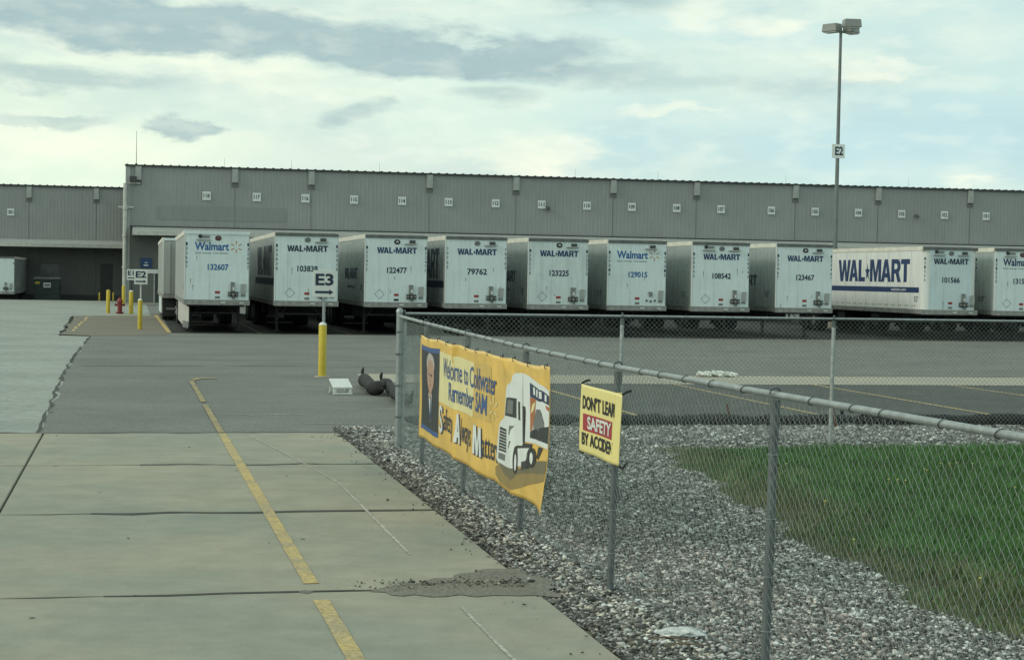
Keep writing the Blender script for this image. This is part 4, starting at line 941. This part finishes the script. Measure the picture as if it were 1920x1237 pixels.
# ------------------------------------------------------------------ banner (vinyl sheet on the near fence)
BS0, BS1 = 22.42, 15.25; BL = BS0 - BS1
def bzt(u): return 1.685 - .03*u/BL - .018*abs(math.sin(u*2.2))*(1 if .3 < u < BL-.3 else 0)
def bzb(u): return .375 - .02*u/BL + .010*math.sin(u*4.1)
def bn(u, f):
    """wrinkles of the vinyl: distance off the fence plane towards the drive"""
    w_ = .006*math.sin(u*3.3 + 2.1*f) + .003*math.sin(u*9.7 - 5*f) + .004*math.sin(u*2.1+7*f)
    for c, a, sl in ((.95, .008, .25), (2.62, .022, -.10), (5.75, .012, .1), (4.3, .006, .5), (6.6, .010, -.8)):
        d = (u - c - sl*(f-.5)); w_ += a*math.exp(-(d/.075)**2)
    w_ += .05*math.exp(-((u-2.75+f*.9)/.07)**2)*max(0, 1-f*4) + .06*math.exp(-((u-5.35-f*.8)/.10)**2)*max(0, 1-f*7)
    if u > BL - .55 and f > .6: w_ += .05*((u-BL+.55)/.55)**2*((f-.6)/.4)**1.5
    return w_
def bpt(u, f, off=0.0):
    s = BS0 - u; t = np.interp(-s, [-25, -22.55, -19.5, -16.5, -13.42], [3.73, 3.68, 3.66, 3.66, 3.72]) - .055 - bn(u, f) - off
    zt, zb = bzt(u), bzb(u)
    if u > BL-.5: zb -= .035*((u-BL+.5)/.5)*(1-(u-BL+.5)/.5*.3); s += .05*((u-BL+.5)/.5)*max(0, f-.5)*2
    return W(float(t), s, zt + (zb-zt)*f)
ban = thing('banner', bpt(BL/2, 1), 0, 'long orange yellow vinyl banner with a truck and welcome text on the fence', 'banner')
BO = ban.location.copy()
NU, NV = 220, 34
mb = MB()
for i in range(NU+1):
    for j in range(NV+1): mb.v.append(tuple(bpt(BL*i/NU, j/NV) - BO))
for i in range(NU):
    for j in range(NV): mb.f.append((i*(NV+1)+j, i*(NV+1)+j+1, (i+1)*(NV+1)+j+1, (i+1)*(NV+1)+j))
bme = bpy.data.meshes.new('vinyl_sheet'); bme.from_pydata(mb.v, [], mb.f)
for p_ in bme.polygons: p_.use_smooth = True
vin = mat('vinyl_orange', (.78, .50, .11), .34, scale=1.2, var=.10, speck=(3, .05, .9))
o = link('vinyl_sheet', bme, vin, ban); sm_ = o.modifiers.new('solid', 'SOLIDIFY'); sm_.thickness = .002
PR = {}
def pm_(n, c, r=.36): return mat('print_'+n, c, r, var=.08, scale=4)
def bprint(name, v2, f2, m, off, maxlen=.14):
    bm = bmesh.new(); vs = [bm.verts.new((a, b, 0)) for a, b in v2]
    for g in f2:
        try: bm.faces.new([vs[i] for i in g])
        except ValueError: pass
    bmesh.ops.triangulate(bm, faces=bm.faces)
    for _ in range(5):
        le = [e for e in bm.edges if abs(e.verts[0].co.x - e.verts[1].co.x) > maxlen/2 or abs(e.verts[0].co.y-e.verts[1].co.y)*1.3 > maxlen]
        if not le: break
        bmesh.ops.subdivide_edges(bm, edges=le, cuts=1); bmesh.ops.triangulate(bm, faces=[f_ for f_ in bm.faces if len(f_.verts) > 3])
    for v in bm.verts: v.co = bpt(v.co.x, v.co.y, off) - BO
    me = bpy.data.meshes.new(name); bm.to_mesh(me); bm.free()
    for p_ in me.polygons: p_.use_smooth = True
    return link(name, me, m, ban)
def bu(x):   # banner length coordinate under image column x
    k = (x-960)/3300; return BS0 - 3.61*(CT - ST*k)/(ST + CT*k)
def bq(X_, Y_, zoom='a'):
    if zoom == 'a': x, y = 780 + X_/3.534, 610 + Y_/3.534
    else: x, y = 920 + X_/4.418, 680 + Y_/4.418
    yt = 627 + (x-787)*.2375; yb = 812 + (x-787)*.601
    return min(bu(x), BL-.002), (y-yt)/(yb-yt)
def bpoly(name, pts, m, off, zoom='b'): return bprint(name, [bq(a, b, zoom) for a, b in pts], [tuple(range(len(pts)))], m, off)
def brect(name, u0, u1, f0, f1, m, off): return bprint(name, [(u0, f0), (u1, f0), (u1, f1), (u0, f1)], [(0, 1, 2, 3)], m, off)
def ell(cx, cy, rx, ry, n=18): return [(cx+rx*math.cos(2*math.pi*k/n), cy+ry*math.sin(2*math.pi*k/n)) for k in range(n)]
cream = pm_('cream', (.78, .70, .36)); pblue = pm_('blue', (.035, .09, .26)); pnav = pm_('navy', (.015, .028, .075)); pwh = pm_('white', (.72, .76, .74)); pblk = pm_('black', (.018, .02, .024))
pskin = pm_('skin', (.46, .28, .20)); phair = pm_('hair', (.46, .42, .39)); pora = pm_('rust', (.42, .13, .03)); psh = pm_('shade', (.16, .135, .08)); pgry = pm_('grey', (.16, .17, .17)); pshl = pm_('paleshade', (.30, .21, .07))
brect('cream_text_panel', 1.50, 3.75, .10, .565, cream, .0030); brect('pale_orange_fade', 3.75, 4.7, .10, .55, pm_('fade', (.64, .44, .12)), .0030)
brect('portrait_panel', .18, 1.50, .09, .90, pblk, .0030); brect('portrait_top_band', .18, 1.50, .085, .13, pblue, .0045); brect('portrait_bottom_band', .18, 1.50, .86, .905, pblue, .0045)
bprint('portrait_hair', ell(.83, .25, .27, .115), [tuple(range(18))], phair, .0045); bprint('portrait_face', ell(.84, .36, .25, .165), [tuple(range(18))], pskin, .0060)
brect('portrait_neck', .72, .98, .49, .58, pskin, .0055)
for e_ in (.73, .95): bprint('portrait_eye', ell(e_, .345, .045, .012, 8), [tuple(range(8))], pblk, .0072)
bprint('portrait_mouth', ell(.84, .445, .09, .010, 8), [tuple(range(8))], pora, .0072); bprint('portrait_nose', ell(.84, .39, .03, .03, 8), [tuple(range(8))], pm_('skin_dark', (.34, .19, .13)), .0072)
bprint('portrait_shirt', [(.68, .53), (1.0, .53), (.86, .80)], [(0, 1, 2)], pwh, .0050); bprint('portrait_tie', [(.81, .55), (.89, .55), (.90, .74), (.86, .78), (.82, .74)], [(0, 1, 2, 3, 4)], pblue, .0065)
def btext(name, txt, u0, u1, fb, cap, m, off=.0062, bold=.018):
    v, f = (block(txt, u0, u1, 0, cap) if txt in 'MA' else text2d(txt, u0, u1, 0, cap, bold)); v = np.array(v); v[:, 1] = fb - v[:, 1]; return bprint(name, [tuple(q) for q in v], f, m, off)
btext('welcome_line', 'Welcome to Coldwater', 1.78, 4.95, .315, .17, pblue, .0062, .010); btext('remember_line', 'Remember SAM', 2.28, 4.50, .50, .155, pblue)
btext('capital_shadow', 'S', 1.63, 1.93, .845, .245, pnav, .0060); btext('white_capital', 'S', 1.60, 1.88, .835, .235, pwh, .0075)
btext('safety_line', 'afety', 1.93, 2.52, .80, .20, pnav, .0062, .004)
btext('capital_shadow', 'A', 2.66, 3.02, .86, .265, pnav, .0060); btext('white_capital', 'A', 2.63, 2.97, .85, .255, pwh, .0075); btext('always_line', 'lways', 3.03, 3.68, .82, .20, pnav, .0062, .004)
btext('capital_shadow', 'M', 3.86, 4.30, .865, .245, pnav, .0060); btext('white_capital', 'M', 3.83, 4.25, .855, .235, pwh, .0075); btext('matters_line', 'atters', 4.32, 5.12, .84, .20, pnav, .0062, .004)
v, f = spark2d(0, 0, 1); bprint('spark_logo', [(4.86+a*.20, .425-b*.10) for a, b in v], f, cream, .0055)
# truck print
bpoly('truck_shadow', [(58, 850), (100, 812), (215, 850), (300, 850), (390, 790), (470, 778), (470, 945), (380, 985), (300, 1010), (200, 1025), (110, 980), (62, 910)], pshl, .0030)
bpoly('truck_shadow_core', [(85, 800), (160, 835), (240, 850), (330, 850), (390, 795), (472, 785), (472, 880), (390, 900), (240, 900), (205, 945), (140, 900)], psh, .0045)
bpoly('trailer_box', [(285, 60), (330, 80), (474, 215), (474, 685), (390, 655), (295, 632)], pwh, .0048)
bpoly('trailer_band', [(335, 135), (473, 255), (473, 330), (335, 255)], pnav, .0062)
for a_ in (362, 385, 408, 440): bpoly('band_mark', [(a_, 172+(a_-362)*.85), (a_+14, 184+(a_-362)*.85), (a_+14, 245+(a_-362)*.75), (a_, 236+(a_-362)*.75)], pwh, .0076)
bpoly('rust_picture', [(335, 258), (385, 282), (378, 400), (350, 545), (334, 540)], pora, .0062); bpoly('cream_picture', [(352, 320), (380, 300), (362, 370), (338, 400)], cream, .0076)
bpoly('picture_figure', [(362, 470), (375, 430), (390, 360), (410, 362), (412, 430), (440, 480), (440, 560), (365, 540)], pgry, .0066)
bpoly('rust_picture', [(445, 330), (472, 345), (472, 380), (450, 360)], pora, .0066)
bpoly('dark_picture', [(335, 548), (400, 520), (473, 500), (473, 640), (400, 620), (335, 600)], pblk, .0070)
bpoly('truck_chassis', [(290, 645), (355, 655), (350, 690), (240, 690), (240, 660)], pblk, .0052)
bpoly('landing_gear', [(400, 672), (438, 680), (425, 720), (400, 780), (385, 765), (408, 712)], pblk, .0052)
bpoly('truck_cab', [(92, 500), (102, 465), (140, 428), (148, 265), (152, 175), (165, 155), (195, 150), (203, 90), (225, 64), (285, 58), (290, 640), (280, 665), (245, 660), (232, 668), (220, 700), (217, 850), (160, 838), (80, 800), (72, 770)], pwh, .0066)
bpoly('fuel_tank', [(245, 685), (350, 690), (330, 705), (322, 780), (275, 835), (248, 835)], pwh, .0066)
bpoly('windshield', [(156, 268), (243, 272), (240, 436), (146, 414)], pblk, .0082); bpoly('windshield_glint', [(170, 290), (215, 292), (212, 405), (160, 395)], pgry, .0096)
bpoly('side_window', [(255, 295), (270, 300), (270, 455), (255, 448)], pblk, .0082); bpoly('cab_gap', [(286, 330), (304, 340), (306, 375), (298, 400), (300, 640), (286, 640)], pblk, .0082)
bpoly('grille', [(100, 508), (160, 528), (156, 722), (92, 704)], pblk, .0082); bpoly('lower_grille', [(92, 722), (148, 738), (143, 792), (90, 772)], pgry, .0082)
for k in range(7): bpoly('grille_bar', [(98-k*.8, 530+k*25), (157, 548+k*25), (157, 554+k*25), (98-k*.8, 536+k*25)], pwh, .0096)
bpoly('mirror', [(192, 500), (222, 498), (200, 535), (195, 570), (180, 575)], pgry, .0082); bpoly('fender_line', [(176, 680), (186, 632), (200, 622), (203, 630), (190, 640), (184, 684)], pgry, .0082)
bprint('truck_wheel', [bq(a, b, 'b') for a, b in ell(232, 780, 17, 115)], [tuple(range(18))], pblk, .0082); bprint('wheel_hub', [bq(a, b, 'b') for a, b in ell(233, 800, 7, 70)], [tuple(range(18))], pwh, .0096)
bprint('truck_wheel', [bq(a, b, 'b') for a, b in ell(350, 770, 32, 85)], [tuple(range(18))], pblk, .0078); bprint('wheel_hub', [bq(a, b, 'b') for a, b in ell(350, 775, 9, 50)], [tuple(range(18))], pwh, .0096)
bpoly('axle_shadow', [(275, 800), (335, 790), (335, 860), (275, 868)], pblk, .0074)
for k in range(12):
    u = .12 + k*(BL-.24)/11; c_ = bpt(u, .015, .004) - BO
    rg = [c_ + Vector((0, 0, .015)) + Vector((.012*math.cos(g), 0, .02*math.sin(g))) for g in np.linspace(0, 2*math.pi, 8)] + [c_ + Vector((.02, .01, .05))]
    MB().path(rg, .004, 4).build('tie_cord', blackm, ban)

# ------------------------------------------------------------------ small safety sign
s_a = 14.16
SL = 1.27
def sp(u, f, off=0.0):
    """sheet coordinate u; a pleat behind the post swallows .12 m of the sheet"""
    pl0 = .95 - .05*f; d = u - pl0
    if d <= 0: x, bk = u, 0
    elif d < .06: x, bk = pl0, d
    elif d < .12: x, bk = pl0 + .004, .12 - d
    else: x, bk = u - .116, 0
    s = s_a - x; tb = float(np.interp(-s, [-16.5, -13.42, -10.3], [3.66, 3.72, 3.86])) - .06
    t = tb - .010*math.sin(x*6+f*2) - off + bk*.9 + (.0 if d > .12 else 0) + .02*f*max(0, x-.7)
    zt, zb = H_at(1091, 719, s_a) - .012*x, H_at(1091, 845, s_a) - .014*x
    if d > .12: s += .45*(d-.12)*max(0, f-.1)
    return W(t, s, zt + (zb - zt)*f)
sgn = thing('safety_sign', sp(SL/2, 1), 0, 'small pale yellow vinyl sign about safety tied to the fence post', 'sign')
SO = sgn.location.copy(); mb = MB()
for i in range(128):
    for j in range(25): mb.v.append(tuple(sp(SL*i/127, j/24) - SO))
for i in range(127):
    for j in range(24): mb.f.append((i*25+j, i*25+j+1, (i+1)*25+j+1, (i+1)*25+j))
sme_ = bpy.data.meshes.new('sign_sheet'); sme_.from_pydata(mb.v, [], mb.f)
for p_ in sme_.polygons: p_.use_smooth = True
o = link('sign_sheet', sme_, mat('vinyl_pale_yellow', (.80, .69, .27), .38, scale=2, var=.06), sgn); o.modifiers.new('solid', 'SOLIDIFY').thickness = .002
def sprint(name, v2, f2, m, off):
    bm = bmesh.new(); vs = [bm.verts.new((a, b, 0)) for a, b in v2]
    for g in f2:
        try: bm.faces.new([vs[i] for i in g])
        except ValueError: pass
    bmesh.ops.triangulate(bm, faces=bm.faces)
    for _ in range(4):
        le = [e for e in bm.edges if e.calc_length() > .045]
        if not le: break
        bmesh.ops.subdivide_edges(bm, edges=le, cuts=1); bmesh.ops.triangulate(bm, faces=[f_ for f_ in bm.faces if len(f_.verts) > 3])
    for v in bm.verts: v.co = sp(v.co.x, v.co.y, off) - SO
    me = bpy.data.meshes.new(name); bm.to_mesh(me); bm.free(); return link(name, me, m, sgn)
def stext(name, txt, u0, u1, fb, cap, m, off=.004):
    v, f = text2d(txt, u0, u1, 0, cap, .035); v = v.copy(); v[:, 1] = fb - v[:, 1]; sprint(name, [tuple(q) for q in v], f, m, off)
stext('upper_text', "DON'T LEARN", .09, 1.07, .345, .18, blackm)
sprint('red_band', [(.11, .42), (.90, .42), (.90, .67), (.11, .67)], [(0, 1, 2, 3)], mat('sign_red', (.36, .025, .035), .4), .003)
stext('band_text', 'SAFETY', .24, .88, .625, .17, signw, .006)
stext('lower_text', 'BY ACCIDENT', .08, 1.045, .875, .165, blackm)
for u, f in ((0, 0), (0, 1), (SL, 0), (SL, 1)):
    c_ = sp(u, f) - SO; MB().path([c_ + Vector((0, -.01, 0)), c_ + Vector((.03, .0, .02 if f == 0 else -.02)), c_ + Vector((.07, .03, .03 if f == 0 else .03))], .010, 5).build('zip_tie', blackm, sgn)

# ------------------------------------------------------------------ black drain socks, pallets and litter
sockm = mat('black_sock_fabric', (.022, .023, .024), .8, col2=(.006, .007, .007), scale=7, bump=1.0, bscale=16)
def sock(name, pts, r, label, group=None, tail=None, seed=1):
    r_ = random.Random(seed); P_ = []
    for a, b in zip(pts, pts[1:]):
        for k in range(6): P_.append(Vector(a).lerp(Vector(b), k/6) + Vector((r_.uniform(-.02, .02), 0, r_.uniform(-.015, .02))))
    P_.append(Vector(pts[-1])); n = len(P_)
    rs = [r*(1+r_.uniform(-.22, .16))*min(1, .35+.3*min(j, n-1-j)) for j in range(n)]
    c = P_[n//2].copy(); c.z = 0
    root = thing(name, c, 0, label, 'erosion sock', group)
    MB().path([p - c for p in P_], r, 12, rs).build('sock_body', sockm, root, True)
    for e_, f_ in ((0, 1), (n-1, n-2)):
        d_ = (P_[e_]-P_[f_]).normalized(); p0 = P_[e_]-c
        MB().path([p0 - d_*.02, p0 + d_*.06 + Vector((0, 0, .03)), p0 + d_*.10 + Vector((0, 0, .12)), p0 + d_*.09 + Vector((.02, 0, .20))], .03, 6, [.05, .028, .04, .015]).build('tied_end', sockm, root, True)
    return root
def gw(x, y, z): t, s = G(x, y, z); return tuple(W(t, s, z))
sock('erosion_sock', [gw(682, 706, .16), gw(688, 716, .16), gw(700, 727, .14), gw(718, 730, .13)], .13, 'short black sock lying on the asphalt beside the white pallet', 'black erosion socks', seed=3)
sock('erosion_sock', [gw(718, 715, .20), gw(735, 728, .14), gw(748, 744, .12), gw(772, 752, .12)], .11, 'black sock with a pointed end behind the fence corner post', 'black erosion socks', seed=4)
a0, a1 = 6.75, 12.35
lp = lambda t0, t1, n, ds=0: [tuple(W(t0+(t1-t0)*k/n, 28.55+.05*math.sin(k*1.7)+ds, .075)) for k in range(n+1)]
sock('erosion_sock', lp(4.35, 7.4, 4), .09, 'low black sock along the gravel edge behind the banner', 'black erosion socks', seed=8)
sock('erosion_sock', lp(7.5, 12.3, 6), .095, 'long black sock along the far gravel edge left of the pale post', 'black erosion socks', seed=5)
sock('erosion_sock', lp(12.1, 19.5, 8, .02), .10, 'long black sock along the far gravel edge right of the pale post', 'black erosion socks', seed=6)
for i, (x, y) in enumerate(((1370, 782), (1567, 788))):
    st_ = MB().box(-.02, .02, -.015, .015, 0, .36).build('wooden_stake', mat('stake_brown', (.13, .06, .035), .8)); t, s = G(x, y+12); st_.location = W(t, s-.1, 0); st_.rotation_euler = (0, -.18, 0)
    tag(st_, 'short brown wooden stake by the black sock, ' + ('left' if i == 0 else 'right') + ' one of two', 'stake', 'wooden stakes')
# small white plastic pallet
t, s = G(640, 738); pw = mat('white_plastic', (.66, .68, .64), .5, var=.1, scale=9)
pal = thing('plastic_pallet', W(t, s, 0), TH + .06, 'small white slatted plastic tray lying on the asphalt near the yellow bollard', 'pallet')
for k in range(5):
    q_ = MB().box(-.20, .20, -.26+k*.105, -.17+k*.105, .125, .15); q_.v = [(a, b, c + (b+.26)*.28) for a, b, c in q_.v]; q_.build('slat', pw, pal)
for a in (-.262, .21): MB().box(-.20, .20, a, a+.04, 0, .035).build('base_rail', pw, pal)
for a, b in ((-.19, -.25), (.13, -.25), (-.19, .17), (.13, .17)): MB().box(a, a+.06, b, b+.06, .036, .129).build('foot', pw, pal)
# heap of white rope beyond the far fence
t, s = G(1346, 706); rp = MB()
for k in range(7):
    P_ = []
    for j in range(20):
        a = j*.9 + k; P_.append(((j/19-.5)*.95 + .04*math.sin(a*1.7), .12*math.sin(a)+random.uniform(-.05, .05), .035+.014*k*(1-abs(j/19-.45)) + .02*math.sin(a*2.1)))
    rp.path(P_, .035, 6)
o = rp.build('rope_heap', pw, None, True, W(t, s, .0), .05); tag(o, 'low heap of white rope on the edge of the pale concrete strip', 'rope')
# litter in the gravel by the drive
lit = mat('crumpled_plastic', (.55, .58, .57), .3, var=.3, scale=20)
t, s = G(1290, 1192); bm = bmesh.new(); bmesh.ops.create_icosphere(bm, subdivisions=3, radius=.11)
for v in bm.verts: v.co *= 1 + random.uniform(-.28, .25); v.co.z = abs(v.co.z)*.38; v.co.x *= 1.5
me = bpy.data.meshes.new('plastic_bag'); bm.to_mesh(me); bm.free()
tag(link('plastic_bag', me, lit, None, False, W(t, s, .0)), 'crumpled white plastic bag lying in the gravel under the fence', 'litter')
tw_ = mat('dry_twig', (.20, .15, .10), .8)
for k, (x, y) in enumerate(((1270, 1210), (1300, 1222), (1230, 1120))):
    t, s = G(x, y); a = random.uniform(-.4, .4)
    o = MB().path([(-.16, 0, .02), (-.05, .015, .035), (.06, -.01, .03), (.17, .02, .015)], .006, 5, [.004, .007, .006, .003]).build('twig', tw_, None, True, W(t, s, .01), a)
    tag(o, 'thin dry twig lying in the gravel beside the drive', 'twig', 'dry twigs in the gravel')
